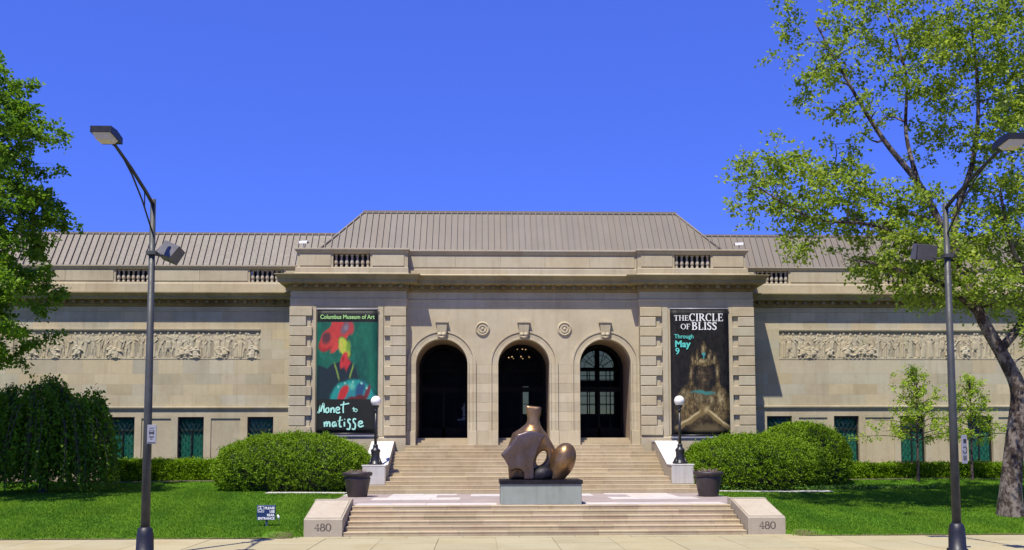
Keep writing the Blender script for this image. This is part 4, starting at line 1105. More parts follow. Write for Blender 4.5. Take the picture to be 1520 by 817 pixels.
# Monet
o1, z1_, sc = -10.30, 4.62, .62
hand([(0, .12), (.06, .02), (.14, .35), (.20, .62), (.22, .1)], o1, z1_, sc); hand([(.22, .1), (.40, .7), (.46, .74), (.48, .3), (.52, .03)], o1, z1_, sc)
hand([(.78, .42), (.62, .3), (.68, .05), (.86, .12), (.86, .36), (.76, .44)], o1, z1_, sc)
hand([(1.04, .42), (1.04, .02)], o1, z1_, sc); hand([(1.04, .2), (1.16, .42), (1.28, .34), (1.30, .02)], o1, z1_, sc)
hand([(1.46, .24), (1.72, .30), (1.66, .46), (1.48, .40), (1.46, .12), (1.60, .0), (1.78, .08)], o1, z1_, sc)
hand([(2.08, .92), (2.02, .5), (2.04, .0)], o1, z1_, sc, .065); hand([(1.80, .64), (2.1, .70), (2.5, .78)], o1, z1_, sc, .065)
hand([(2.50, .48), (2.50, .12)], o1+.22, z1_, sc, .035); hand([(2.40, .36), (2.62, .38)], o1+.22, z1_, sc, .032); hand(arc(2.72, .22, .11, .12, 90, 450, 8), o1+.2, z1_, sc, .035)
# matisse
o1, z1_ = -9.98, 3.92
hand([(0, .42), (.04, .02)], o1, z1_, sc); hand([(.02, .2), (.16, .42), (.22, .36), (.22, .04)], o1, z1_, sc); hand([(.22, .2), (.36, .42), (.44, .34), (.46, .02)], o1, z1_, sc)
hand([(.92, .40), (.70, .36), (.66, .12), (.80, .06), (.92, .36), (.96, .04)], o1, z1_, sc)
hand([(1.30, .86), (1.22, .4), (1.26, .04), (1.40, .06)], o1, z1_, sc); hand([(1.08, .48), (1.5, .58)], o1, z1_, sc, .035)
hand([(1.62, .42), (1.62, .04)], o1, z1_, sc); hand([(1.62, .60), (1.66, .64)], o1, z1_, sc)
hand([(2.12, .58), (1.94, .62), (1.92, .42), (2.08, .2), (2.02, -.16), (1.80, -.14)], o1, z1_, sc); hand([(2.56, .62), (2.36, .66), (2.34, .44), (2.50, .2), (2.44, -.16), (2.22, -.14)], o1, z1_, sc)
hand([(2.76, .24), (3.04, .32), (3.0, .46), (2.80, .42), (2.76, .14), (2.92, .02), (3.16, .12)], o1, z1_, sc)
o = hs.mb.build('handwritten_title', M['txt_mint'], t, 'stuff', recalc=False); o.location.y = ytx+.012
o.location = (0, ytx+.012, 0)
t = banner(7.46, 10.44, 3.50, 9.88, M['print_right'], 'tall black banner showing a golden figure with crossed arms and white serif title')
yq = ytx+.012
_, wd = serif('lettering', 'THE', 7.66, yq, 9.30, .27, M['txt_white'], t, 1.02, .05)
serif('lettering', 'CIRCLE', 8.44, yq, 9.27, .39, M['txt_white'], t, .92, .03)
serif('lettering', 'OF', 8.0, yq, 8.86, .27, M['txt_white'], t, 1.02, .05)
serif('lettering', 'BLISS', 8.56, yq, 8.83, .39, M['txt_white'], t, .92, .03)
text('lettering', 'Through', 7.66, ytx, 8.39, .30, M['txt_teal'], t, width=.98, bold=.004)
text('lettering', 'May', 7.68, ytx, 7.95, .46, M['txt_teal'], t, width=.80, bold=.014)
text('lettering', '9', 7.70, ytx, 7.58, .46, M['txt_teal'], t, width=.21, bold=.008)

# ================================================================== SCULPTURE ON ITS PLINTH
t = empty('sculpture_plinth', (0, 36.6, .87), 'low grey green stone plinth with a dark top slab on the terrace', 'plinth')
q = MB(); q.block(-1.46, 1.46, 35.98, 37.9, .86, 1.60, .012); q.build('stone_block', M['plinth'], t, tone=1.0)
q = MB(); q.box(-1.50, 1.50, 35.94, 37.94, 1.602, 1.735); q.build('top_slab', M['bronze_dark'], t)
sc_ = empty('abstract_sculpture', (0, 36.9, 1.735), 'large brown bronze abstract sculpture of rounded interlocking forms on a plinth', 'sculpture')
def psdf(p, poly, yc, hy, r):
    "rounded extrusion of a polygon in (x,z)"
    P = np.array(poly, float); q = p[:, [0, 2]]; d = np.full(len(q), 1e9); ins = np.zeros(len(q), bool)
    for a, b in zip(P, np.roll(P, -1, 0)):
        e = b-a; w_ = q-a; t_ = np.clip((w_@e)/(e@e), 0, 1); d = np.minimum(d, np.linalg.norm(w_-t_[:, None]*e, axis=1))
        c = (a[1] > q[:, 1]) != (b[1] > q[:, 1]); xx = (b[0]-a[0])*(q[:, 1]-a[1])/(b[1]-a[1] if b[1] != a[1] else 1e-9)+a[0]; ins ^= c & (q[:, 0] < xx)
    d = np.where(ins, -d, d)+r; dy = np.abs(p[:, 1]-yc)-hy+r
    return np.minimum(np.maximum(d, dy), 0)+np.sqrt(np.maximum(d, 0)**2+np.maximum(dy, 0)**2)-r
def f1(p):
    d = psdf(p, [(-1.12, -.1), (-1.2, 1.1), (-.98, 1.72), (-.5, 1.92), (-.02, 1.92), (.32, 1.62), (.62, 1.1), (.95, .3), (.9, -.1)], .30+.10*np.abs(p[:, 0]), .30, .22)
    d = smin(d, cap(p, (-.26, .30, 1.72), (-.22, .27, 2.05), .42, .22), .30)
    d = smin(d, psdf(p, [(-.50, 2.74), (.09, 2.68), (.06, 2.42), (-.02, 2.15), (.02, 1.85), (-.44, 1.85), (-.40, 2.15), (-.47, 2.48)], .26, .20, .10), .14)
    d = smax(d, -ell(p, (.08, .3, .78), (.17, 1.2, .30), -.5), .10)
    return np.maximum(d, -p[:, 2])
def f2(p):
    yc = -.40+.16*(p[:, 0]+.5)+.10*np.abs(p[:, 0]+.75)-.08*p[:, 2]
    d = psdf(p, [(-.80, -.1), (-1.44, .92), (-1.10, 1.28), (-.86, 1.66), (-.42, 1.80), (.20, 1.62), (-.05, 1.18), (-.22, .7), (-.24, -.1)], yc, .24, .07)
    d = smax(d, -ell(p, (-.86, -.6, .0), (.26, 1.2, .40)), .06)
    d = d+.010*np.sin((p[:, 0]*.5-p[:, 2]*.87)*9)
    return np.maximum(d, -p[:, 2])
def f3(p):
    d = ell(p, (.90, -.15, .80), (.43, .42, .56), -.30)
    d = smin(d, cap(p, (.80, -.1, .5), (.55, -.1, .05), .36, .32), .25)
    return np.maximum(d, -p[:, 2])
def f4(p): return np.maximum(smin(ell(p, (.06, -.25, .16), (.44, .34, .34), .3), cap(p, (.1, -.1, .1), (.6, .1, .3), .26, .2), .2), -p[:, 2])
for nm, f, lo, hi, mt in (('arched_torso_form', f1, (-1.45, -.3, -.06), (1.2, .95, 2.9), 'bronze'), ('curved_slab_form', f2, (-1.65, -1.1, -.06), (.5, .5, 2.0), 'bronze_grey'), ('rounded_end_form', f3, (.1, -.7, -.06), (1.5, .5, 1.45), 'bronze'), ('low_rounded_form', f4, (-.35, -.75, -.06), (.85, .5, .65), 'bronze_dark')):
    o = link(nm, sdf_mesh(nm, f, lo, hi, .045), M[mt], sc_, loc=(0, 0, 0)); o.matrix_parent_inverse = Matrix.Identity(4)

# ================================================================== STREET FURNITURE
def street_light(loc, label, sgn, flip=1):
    t = empty('street_light', loc, label, 'street light', 'tall street lights on the sidewalk', local=True)
    q = MB(); q.lathe([(.30, 0), (.30, .06), (.25, .10), (.235, .55), (.20, .74), (.13, .80)], 8); q.build('base', M['pole_base'], t)
    q = MB(); q.tube([(0, 0, .7), (0, 0, 4), (.0, 0, 9.9)], [.125, .108, .075], 14); q.build('pole', M['pole'], t)
    # bracket arm reaches over the road, towards -y
    q = MB(); q.tube([(0, 0, 9.75), (0, -.6, 9.95), (0, -1.8, 10.28), (0, -2.9, 10.52), (0, -3.35, 10.56)], [.055, .05, .045, .04, .04], 8); q.build('arm', M['lamp_head'], t)
    q = MB(); q.tube([(0, -.06, 9.0), (0, -.9, 9.65), (0, -1.75, 10.14), (0, -2.3, 10.36)], .026, 6); q.build('brace', M['lamp_head'], t)
    q = MB(); q.tube([(0, -.7, 9.50), (0, -.72, 9.98)], .018, 6); q.build('strut', M['lamp_head'], t)
    q = MB(); q.box(-.13, .13, -.13, .13, 8.32, 8.42); q.build('clamp', M['pole'], t)
    h = MB(); y0, y1 = -3.95, -3.15
    h.prism_x([(y1, 10.50), (y1, 10.66), (y0+.40, 10.74), (y0, 10.72), (y0, 10.57)], -.25, .25); ho = h.build('lamp_head', M['lamp_head'], t)
    h = MB(); vs = [(-.22, y1-.2, 10.53), (.22, y1-.2, 10.53), (.22, y0+.03, 10.568), (-.22, y0+.03, 10.568), (-.15, y1-.3, 10.42), (.15, y1-.3, 10.42), (.15, y0+.12, 10.42), (-.15, y0+.12, 10.42)]
    h.add(vs, [(4, 5, 6, 7), (0, 1, 5, 4), (1, 2, 6, 5), (2, 3, 7, 6), (3, 0, 4, 7)]); h.build('lens', M['lens'], ho)
    # floodlight on the building side
    b = MB(); b.tube([(0, 0, 8.36), (sgn*.1, .35, 8.36), (sgn*.12, .6, 8.45)], .03, 6); fb = b.build('floodlight_bracket', M['pole'], t)
    return t
def flood(t, cxx, cyy, czz, rot):
    q = MB(); q.prism_x([(-.18, -.24), (-.22, .20), (.10, .24), (.20, -.20)], -.30, .30); o = q.build('floodlight', M['flood'], t)
    o.location = (cxx, cyy, czz); o.rotation_euler = rot
    g_ = MB(); g_.add([(-.26, .115, .21), (.26, .115, .21), (.26, .215, -.17), (-.26, .215, -.17)], [(0, 1, 2, 3)]); g_.build('glass', M['flood_glass'], o)
    q = MB(); q.box(-.31, -.29, -.19, -.15, -.22, .18); q.build('hinge_strip', M['lamp_head'], o)
L = street_light((-11.36, 27.8, 0), 'tall grey street light on the sidewalk, its lamp head clear against the sky', 1)
flood(L, .30, .75, 8.52, (R(-35), R(22), R(-30)))
Rr_ = street_light((11.18, 27.8, 0), 'tall grey street light on the sidewalk in front of the sycamore branches', -1)
flood(Rr_, -.36, .70, 8.62, (R(8), R(3), R(6)))

def pole_sign(loc, w, h, rot, label, kind):
    t = empty('pole_sign', loc, label, 'sign', local=True); t.rotation_euler = (0, 0, rot)
    q = MB(); q.block(-w/2, w/2, -.012, .008, -h/2, h/2, .006); q.build('plate', M['sign_grey'], t)
    if kind == 'bus':
        q = MB(); q.box(-w*.28, w*.28, -.017, -.0125, h*.04, h*.20); b = q.build('bus_symbol', M['sign_black'], t)
        q = MB(); q.box(-w*.2, w*.2, -.0185, -.0175, h*.12, h*.17); q.build('symbol_window', M['sign_grey'], b)
        for s in (-1, 1):
            q = MB(); q.box(s*w*.18-.02, s*w*.18+.02, -.0165, -.0125, h*.0, h*.04); q.build('symbol_wheel', M['sign_black'], b)
        for zz, ww in ((.32, .25), (-.12, .3), (-.18, .2), (-.26, .12)):
            q = MB(); q.box(-w*ww, w*ww, -.0165, -.0125, h*zz-.006, h*zz+.012); q.build('text_line', M['flood'], t)
        q = MB(); q.box(-w*.42, w*.42, -.0165, -.0125, -h*.46, -h*.42); q.build('bottom_bar', M['sign_black'], t)
    else:
        q = MB(); q.box(-w*.2, w*.3, -.017, -.0125, h*.22, h*.36); q.build('symbol', M['sign_black'], t)
        st_ = Strokes(); st_.stroke([(x_*.075, z_*.09) for x_, z_ in arc(0, 0, 1, 1, 140, -170, 14)], .028); o = st_.mb.build('symbol', M['sign_black'], t, recalc=False); o.location = (.005, -.012, -.02)
        q = MB(); q.box(-w*.3, w*.3, -.0165, -.0125, -h*.38, -h*.22); q.build('grey_patch', M['flood'], t)
    return t
pole_sign((-11.20, 27.66, 3.32), .27, .52, R(-12), 'small grey bus stop sign on the left street light pole', 'bus')
pole_sign((11.42, 27.68, 2.85), .2, .80, R(20), 'narrow pale parking sign on the right street light pole', 'park')

# globe lamp posts on the stair cheeks
def globe_lamp(loc, label):
    t = empty('globe_lamp_post', loc, label, 'lamp post', 'globe lamp posts on the stair cheek walls', local=True)
    q = MB(); q.lathe([(.31, 0), (.31, .05), (.25, .09), (.21, .22), (.19, .42), (.20, .56), (.23, .62), (.20, .68), (.13, .74), (.11, .82), (.13, .86), (.075, .92)], 8); q.build('base', M['iron'], t)
    for k in range(4):
        a_ = R(45+90*k); q = MB(); q.tube([(.24*math.cos(a_), .24*math.sin(a_), .30), (.30*math.cos(a_), .30*math.sin(a_), .12), (.37*math.cos(a_), .37*math.sin(a_), .02)], [.03, .05, .06], 6); q.build('claw_foot', M['iron'], t)
    q = MB(); q.tube([(0, 0, .85), (0, 0, 2.45)], [.07, .052], 12); q.build('post', M['iron'], t)
    q = MB(); q.lathe([(.055, 2.40), (.10, 2.43), (.10, 2.47), (.06, 2.50), (.13, 2.60), (.15, 2.66), (.13, 2.68)], 14); q.build('collar', M['iron'], t)
    q = MB(); q.lathe([(.235*math.sin(max(.12, math.pi*k/14)), 2.88-.235*math.cos(math.pi*k/14)) for k in range(14)]+[(.01, 3.115)], 22); q.build('globe', M['globe'], t)
    return t
gl = globe_lamp((-6.93, 45.38, 2.13), 'black lamp post with a white globe in front of the red and green banner')
g2 = copy_tree(gl); g2.location = (6.93, 45.38, 2.13); g2['label'] = 'black lamp post with a white globe in front of the gold figure banner'
# planters
def planter(loc, label):
    t = empty('planter_pot', loc, label, 'planter', 'brown planter pots at the foot of the upper stairs', local=True)
    q = MB(); q.lathe([(.40, 0), (.41, .04), (.54, .74), (.545, .78), (.52, .80), (.53, .86), (.60, .88), (.62, .92), (.62, 1.0), (.59, 1.03), (.54, 1.02), (.52, .92), (.02, .90)], 26); q.build('pot', M['pot'], t)
    q = MB(); q.lathe([(.52, .93), (.3, .97), (.02, .99)], 16); q.build('soil', M['soil'], t)
    q = MB()
    for k in range(70):
        r_, a_ = .34*math.sqrt(random.random()), random.random()*6.28; x_, y_ = r_*math.cos(a_), r_*math.sin(a_); hh = random.uniform(.05, .24)
        q.tube([(x_, y_, .95), (x_*1.2+random.uniform(-.04, .04), y_*1.2, .95+hh*.6), (x_*1.45+random.uniform(-.1, .1), y_*1.4, .95+hh)], [.012, .01, .004], 4)
    q.build('dry_plant', M['dry'], t, 'stuff')
    return t
pp = planter((-7.32, 42.0, .862), 'brown planter pot of dried stems at the left of the upper stairs, near the yew')
p2 = copy_tree(pp); p2.location = (7.25, 41.2, .862); p2.rotation_euler.z = 2.0; p2['label'] = 'brown planter pot of low plants at the right of the upper stairs'
# accessible entrance sign on the lawn
zs = float(zground(np.array(-9.6), np.array(35.0)))
t = empty('entrance_sign', (-9.6, 35.0, zs), 'small dark blue sign on a stake in the lawn pointing visitors to the rear entrance', 'sign')
q = MB(); q.block(-9.92, -9.28, 34.97, 35.0, zs+.22, zs+.74, .01); q.build('plate', M['sign_blue'], t)
q = MB(); q.box(-9.63, -9.55, 35.003, 35.04, zs-.1, zs+.70); q.build('stake', M['stake'], t)
def rtext(tx, xr, z_, sz, wd):
    o = text('lettering', tx, xr-wd, 34.964, z_, sz, M['txt_white'], t, width=wd, bold=.004)
rtext('PLEASE', -9.31, zs+.60, .115, .34); rtext('USE', -9.31, zs+.48, .115, .17); rtext('REAR', -9.31, zs+.36, .115, .26); rtext('ENTRANCE', -9.31, zs+.245, .115, .57)
k = Strokes()
def sp_(pts, w): k.stroke([(-9.90+px_, zs+.48+pz) for px_, pz in pts], w)
for pts in (((0.02, .02), (.22, .02)), ((.02, .22), (.22, .22)), ((.02, .02), (.02, .22)), ((.22, .02), (.22, .22))): sp_(pts, .012)
sp_(arc(.10, .20, .016, .016, 0, 360, 8), .02); sp_([(.10, .18), (.10, .11), (.155, .11), (.18, .05)], .018); sp_(arc(.105, .085, .055, .05, 110, 380, 14), .014); sp_([(.10, .15), (.15, .15)], .014)
o = k.mb.build('wheelchair_symbol', M['txt_white'], t, 'stuff', recalc=False); o.location = (0, 34.968, 0)
t = empty('garden_marker', (-9.17, 35.05, zs), 'small white marker on a thin stake beside the blue sign', 'marker')
q = MB(); q.tube([(-9.17, 35.05, zs-.05), (-9.17, 35.05, zs+.3)], .008, 5); q.build('stake', M['stake'], t)
q = MB(); q.tube([(-9.19, 35.05, zs+.24), (-9.18, 35.04, zs+.33), (-9.22, 35.05, zs+.40)], [.03, .045, .02], 6); q.build('marker_head', M['white'], t)
# cameras on the parapet
def cam_(loc, rz, label):
    t = empty('security_camera', loc, label, 'camera', 'white security cameras on the parapet', local=True); t.rotation_euler.z = rz
    q = MB(); q.tube([(0, 0, 0), (0, 0, .30)], .025, 6); q.build('stem', M['sign_grey'], t)
    q = MB(); q.prism_x([(-.07, .28), (-.07, .36), (.0, .42), (.07, .40), (.07, .28)], -.22, .2); q.build('housing', M['white'], t)
    q = MB(); q.tube([(.2, 0, .33), (.26, 0, .33)], .05, 8); q.build('lens', M['lamp_head'], t)
cam_((-11.2, 50.5, 13.0), R(-12), 'white security camera on the left end of the parapet, above the handwritten title banner')
cam_((11.2, 50.5, 13.0), R(160), 'white security camera on the right end of the parapet, above the gold figure banner')

# ================================================================== VEGETATION
def poly_in(poly, n, jit=0):
    P = np.array(poly, float); lo, hi = P.min(0), P.max(0); out = []
    while len(out) < n:
        p = lo+(hi-lo)*rng.random(2); c = False; j = len(P)-1
        for i in range(len(P)):
            if (P[i, 1] > p[1]) != (P[j, 1] > p[1]) and p[0] < (P[j, 0]-P[i, 0])*(p[1]-P[i, 1])/(P[j, 1]-P[i, 1])+P[i, 0]: c = not c
            j = i
        if c: out.append(p)
    return np.array(out)
def grow(mb, nodes, radii, targets, base_r=.02, stiff=.35):
    "join each target to the nearest point of the wood so far with a curved, tapering branch"
    nodes = list(map(np.array, nodes)); rr = list(radii)
    tips = []
    for tg in sorted(targets, key=lambda p: min(np.linalg.norm(np.array(nodes)-p, axis=1))):
        d = np.linalg.norm(np.array(nodes)-tg, axis=1)+np.maximum(0, np.array(nodes)[:, 2]-tg[2])*.6
        i = int(np.argmin(d)); a = nodes[i]; L_ = np.linalg.norm(tg-a)
        if L_ < .05: continue
        r0 = min(rr[i]*.75, base_r*1.4+.026*L_); n = max(3, int(L_/.45))
        side = rng.normal(size=3)*.10*L_; pts = []; rs = []
        for k in range(n+1):
            u = k/n; p = a+(tg-a)*u+side*math.sin(math.pi*u)+np.array((0, 0, .12*L_*math.sin(math.pi*u)))
            pts.append(p); rs.append(r0*(1-u)+.008*u)
        mb.tube(pts, rs, 5, False)
        for p, r in zip(pts[1:], rs[1:]): nodes.append(p); rr.append(r)
        tips.append(pts)
    return tips
def dens(pts, step=.3):
    out = [np.array(pts[0][0])]; rad = [pts[0][1]]
    for (a, ra), (b, rb) in zip(pts[:-1], pts[1:]):
        a, b = np.array(a, float), np.array(b, float); n = max(1, int(np.linalg.norm(b-a)/step))
        for k in range(1, n+1): out.append(a+(b-a)*k/n); rad.append(ra+(rb-ra)*k/n)
    return out, rad
def smooth_path(pts, k=5):
    P = [np.array((*p, r)) for p, r in pts]; out = []
    for i in range(len(P)-1):
        a, b, c, d = P[max(i-1, 0)], P[i], P[i+1], P[min(i+2, len(P)-1)]
        for t in range(k):
            u = t/k; q = .5*((2*b)+(c-a)*u+(2*a-5*b+4*c-d)*u*u+(3*b-a-3*c+d)*u**3); out.append((tuple(q[:3]), max(.01, q[3])))
    out.append((tuple(P[-1][:3]), P[-1][3])); return out

def crown_tree(name, label, base, trunk, limbs, clusters, mleaf, mbark, leafsize, per, spread, group=None):
    t = empty(name, base, label, 'tree', group)
    tr = MB(); tp = smooth_path(trunk); tr.tube([p for p, r in tp], [r for p, r in tp], 14); tr.build('trunk', mbark, t)
    nodes, radii = dens(tp)
    for lb in limbs:
        l = MB(); lp = smooth_path(lb); l.tube([p for p, r in lp], [r for p, r in lp], 9); l.build('limb', mbark, t)
        a, b = dens(lp); nodes += a; radii += b
    br = MB(); tips = grow(br, nodes, radii, list(clusters)); br.build('branches', mbark, t, 'stuff', recalc=False)
    pos = []; al = []; tn = []
    for pts in tips:
        c = np.array(pts[-1]); n = int(per*random.uniform(.6, 1.4)); ct = random.uniform(-.18, .18)
        # sprays: several little twigs, each with leaves along it
        ns = max(3, n//7)
        for _ in range(ns):
            d = rng.normal(size=3); d /= np.linalg.norm(d); d[2] = d[2]*.7+.05
            L_ = spread*(.35+.65*random.random())
            m_ = max(3, n//ns); u = .25+.75*rng.random(m_); q = c+d*L_*u[:, None]+rng.normal(size=(m_, 3))*.06-np.array((0, 0, .12))*u[:, None]**2
            pos.append(q); al.append(np.tile(d, (m_, 1))+rng.normal(size=(m_, 3))*.6+np.array((0, 0, -.25))); tn.append(.5+ct+rng.normal(size=m_)*.2)
        if len(pts) > 4:
            u = np.array(pts[len(pts)//2:]); m_ = len(u)*2; q = np.repeat(u, 2, 0)+rng.normal(size=(m_, 3))*.14
            pos.append(q); al.append(rng.normal(size=(m_, 3))); tn.append(.45+rng.normal(size=m_)*.2)
    pos = np.concatenate(pos); al = np.concatenate(al); tn = np.concatenate(tn)
    me = leaf_mesh('crown', pos, leafsize, al, None, tn, 1.25, 1.1)
    link('crown', me, mleaf, t, 'stuff'); return t

# --- sycamore on the right
sb = (17.45, 36.6, .25)
trunk = [((17.5, 36.6, -.1), .62), ((17.45, 36.6, .35), .50), ((17.52, 36.6, 1.5), .38), ((17.74, 36.6, 3.2), .33), ((17.95, 36.6, 4.9), .29), ((17.55, 36.6, 6.0), .25), ((16.8, 36.6, 7.4), .22), ((16.3, 36.6, 8.5), .19), ((15.9, 36.7, 9.6), .17)]
limbs = [
 [((15.9, 36.7, 9.6), .17), ((15.2, 36.7, 11.4), .14), ((14.5, 36.8, 12.9), .12), ((13.2, 36.8, 14.6), .09), ((11.9, 36.6, 16.6), .06), ((10.6, 36.5, 19.0), .03)],
 [((16.1, 36.7, 9.0), .13), ((14.2, 36.2, 10.4), .09), ((12.2, 35.9, 11.1), .07), ((10.0, 35.7, 11.3), .05), ((8.0, 35.6, 12.4), .03)],
 [((16.6, 36.6, 7.8), .11), ((14.9, 36.0, 8.9), .08), ((13.0, 35.6, 9.4), .06), ((11.4, 35.4, 9.7), .035)],
 [((15.9, 36.7, 9.6), .15), ((16.0, 37.1, 11.6), .12), ((16.9, 37.4, 13.8), .10), ((17.3, 37.5, 16.3), .07), ((17.2, 37.6, 19.5), .04)],
 [((14.5, 36.8, 12.9), .10), ((14.3, 37.3, 15.0), .07), ((14.5, 37.6, 17.5), .05), ((13.9, 37.8, 20.0), .03)],
 [((17.3, 36.6, 6.5), .18), ((18.6, 36.9, 8.0), .15), ((19.6, 37.2, 10.5), .12), ((20.4, 37.4, 14.0), .09), ((20.8, 37.5, 18.0), .05)],
 [((19.0, 37.0, 8.9), .11), ((17.6, 36.0, 10.2), .08), ((16.9, 35.4, 12.2), .05)],
 [((18.6, 36.9, 8.0), .10), ((20.6, 36.3, 8.9), .07), ((22.6, 36.0, 9.6), .04)],
 [((15.2, 36.7, 11.4), .08), ((13.4, 37.3, 12.2), .06), ((11.6, 37.8, 13.6), .04)],
]
random.seed(5)
A = [(9.0, 20.3), (9.2, 18.9), (10.3, 17.6), (10.0, 16.0), (11.2, 15.6), (11.6, 14.4), (12.6, 14.0), (13.6, 15.4), (14.5, 16.2), (15.4, 15.2), (16.5, 14.0), (18, 13.0), (24, 13.0), (24, 23), (8.8, 23)]
Bp = [(6.9, 13.4), (7.6, 12.4), (8.6, 11.5), (9.9, 10.7), (11.0, 10.9), (12.4, 10.4), (14.0, 10.0), (15.4, 10.3), (15.9, 11.6), (14.3, 12.4), (12.8, 12.9), (11.8, 13.6), (10.4, 13.4), (9.3, 14.0), (8.0, 14.0)]
Cp = [(11.4, 9.9), (11.5, 9.2), (13.2, 8.7), (15.0, 8.5), (16.6, 8.2), (18.2, 7.6), (20.5, 8.0), (24, 8.2), (24, 13.5), (18, 13.4), (16.6, 12.8), (16.0, 10.6), (14.2, 10.3), (12.9, 10.4)]
D_ = [(15.6, 14.6), (17.0, 13.2), (20.5, 13.0), (20.5, 20.5), (15.0, 20.5), (14.6, 17.5)]
E_ = [(12.0, 8.6), (14.0, 8.2), (16.2, 8.3), (17.5, 9.6), (15, 10.2), (12.4, 9.8)]
def vol(poly, n, y, sp):
    p = poly_in(poly, n); return np.stack([p[:, 0], y+rng.normal(size=n)*sp, p[:, 1]], 1)
cl = np.concatenate([vol(A, 440, 36.9, 1.8), vol(Bp, 200, 36.2, 1.0), vol(Cp, 365, 36.7, 1.6), vol(D_, 190, 37.0, 1.8), vol(E_, 30, 36.0, .8), vol([(8.7, 10.6), (8.5, 9.9), (9.6, 9.3), (11.5, 9.0), (11.5, 9.9)], 6, 35.7, .3), vol([(17, 7.2), (19, 6.0), (20, 7.5), (18.5, 8.2)], 7, 36.2, .6)])
crown_tree('sycamore_tree', 'large sycamore with mottled bark and a leaning trunk on the lawn', sb, trunk, limbs, cl, M['leaf_syc'], M['bark'], .135, 66, .80)

# --- tree at the left edge
def bk(x, z, y=0): return ((x+2.2)*1.135-2.2, 40.5+y, (z-3)*1.135+3)
trunk = [((*bk(-22.4, 1.0)[:2], .9), .6), (bk(-22.4, 3), .46), (bk(-22.2, 7), .38), (bk(-21.8, 11), .26), (bk(-21.0, 14.5), .14), (bk(-20.4, 16.2), .05)]
limbs = [
 [(bk(-22.3, 5.5), .16), (bk(-20.8, 7.4, -.3), .11), (bk(-19.4, 8.4, -.5), .06), (bk(-18.6, 8.8, -.5), .03)],
 [(bk(-22.2, 7.5), .16), (bk(-20.6, 9.6, .4), .11), (bk(-19.2, 10.7, .5), .06), (bk(-18.3, 11.0, .5), .03)],
 [(bk(-21.8, 10.8), .13), (bk(-20.4, 12.6, -.3), .09), (bk(-19.2, 13.8, -.4), .04)],
 [(bk(-22.4, 4.5), .14), (bk(-21.0, 5.8, -.4), .09), (bk(-19.8, 6.5, -.5), .05)],
]
Lp = [bk(p[0]+.22, p[1]+.3)[::2] for p in [(-23.6, 17.8), (-20.2, 17.3), (-19.5, 16.6), (-19.1, 15.6), (-18.7, 15.0), (-17.9, 14.6), (-17.75, 14.0), (-18.5, 13.4), (-18.3, 12.4), (-18.0, 11.8), (-17.7, 11.3), (-17.5, 11.0), (-18.1, 10.4), (-18.1, 9.6), (-17.9, 9.1), (-17.8, 8.4), (-18.4, 7.5), (-18.2, 7.0), (-18.8, 6.1), (-19.6, 5.7), (-20.8, 5.6), (-23.6, 5.2)]]
cl = vol(Lp, 860, 40.5, 1.4)
crown_tree('maple_tree', 'dense green tree at the far left, only the edge of its crown in view', bk(-22.4, 1.0), trunk, limbs, cl, M['leaf_left'], M['bark'], .145, 96, .55)

# --- saplings
def sapling(name, label, base, h, w, n, seed):
    global rng
    x, y, z = base; random.seed(seed)
    trunk = [((x, y, z-.1), .075), ((x+.02, y, z+1.6), .06), ((x+.05, y, z+h*.6), .04), ((x+.08, y, z+h), .012)]
    limbs = []; cl = []
    for k in range(n):
        u = k/(n-1); hh = z+2.1+(h-2.5)*u**1.25; L_ = w*(1.12-.98*u**.7)*random.uniform(.7, 1.05); a_ = k*2.4+random.random()
        e = np.array((x+L_*math.cos(a_), y+L_*math.sin(a_)*.8, hh+.12+.4*u)); s_ = np.array((x+.04, y, hh-.1))
        limbs.append([(tuple(s_), .025), (tuple((s_+e)/2+np.array((0, 0, .16))), .018), (tuple(e), .007)])
        for q in (.35, .55, .72, .87, 1.0): cl.append(s_+(e-s_)*q+np.array((0, 0, .12*math.sin(3.1*q)))+rng.normal(size=3)*np.array((.2, .2, .07)))
    cl.append(np.array((x+.08, y, z+h)))
    crown_tree(name, label, base, trunk, limbs, np.array(cl), M['leaf_sap'], M['bark_sap'], .092, 36, .36, 'young trees by the right wing')
sapling('young_tree', 'young tree in light spring leaf between the right street light and the second right window', (19.35, 48.6, 1.1), 5.6, 2.9, 30, 1)
sapling('young_tree', 'smaller young tree in light spring leaf, partly behind the right street light pole', (22.2, 48.9, 1.1), 5.2, 2.6, 26, 2)

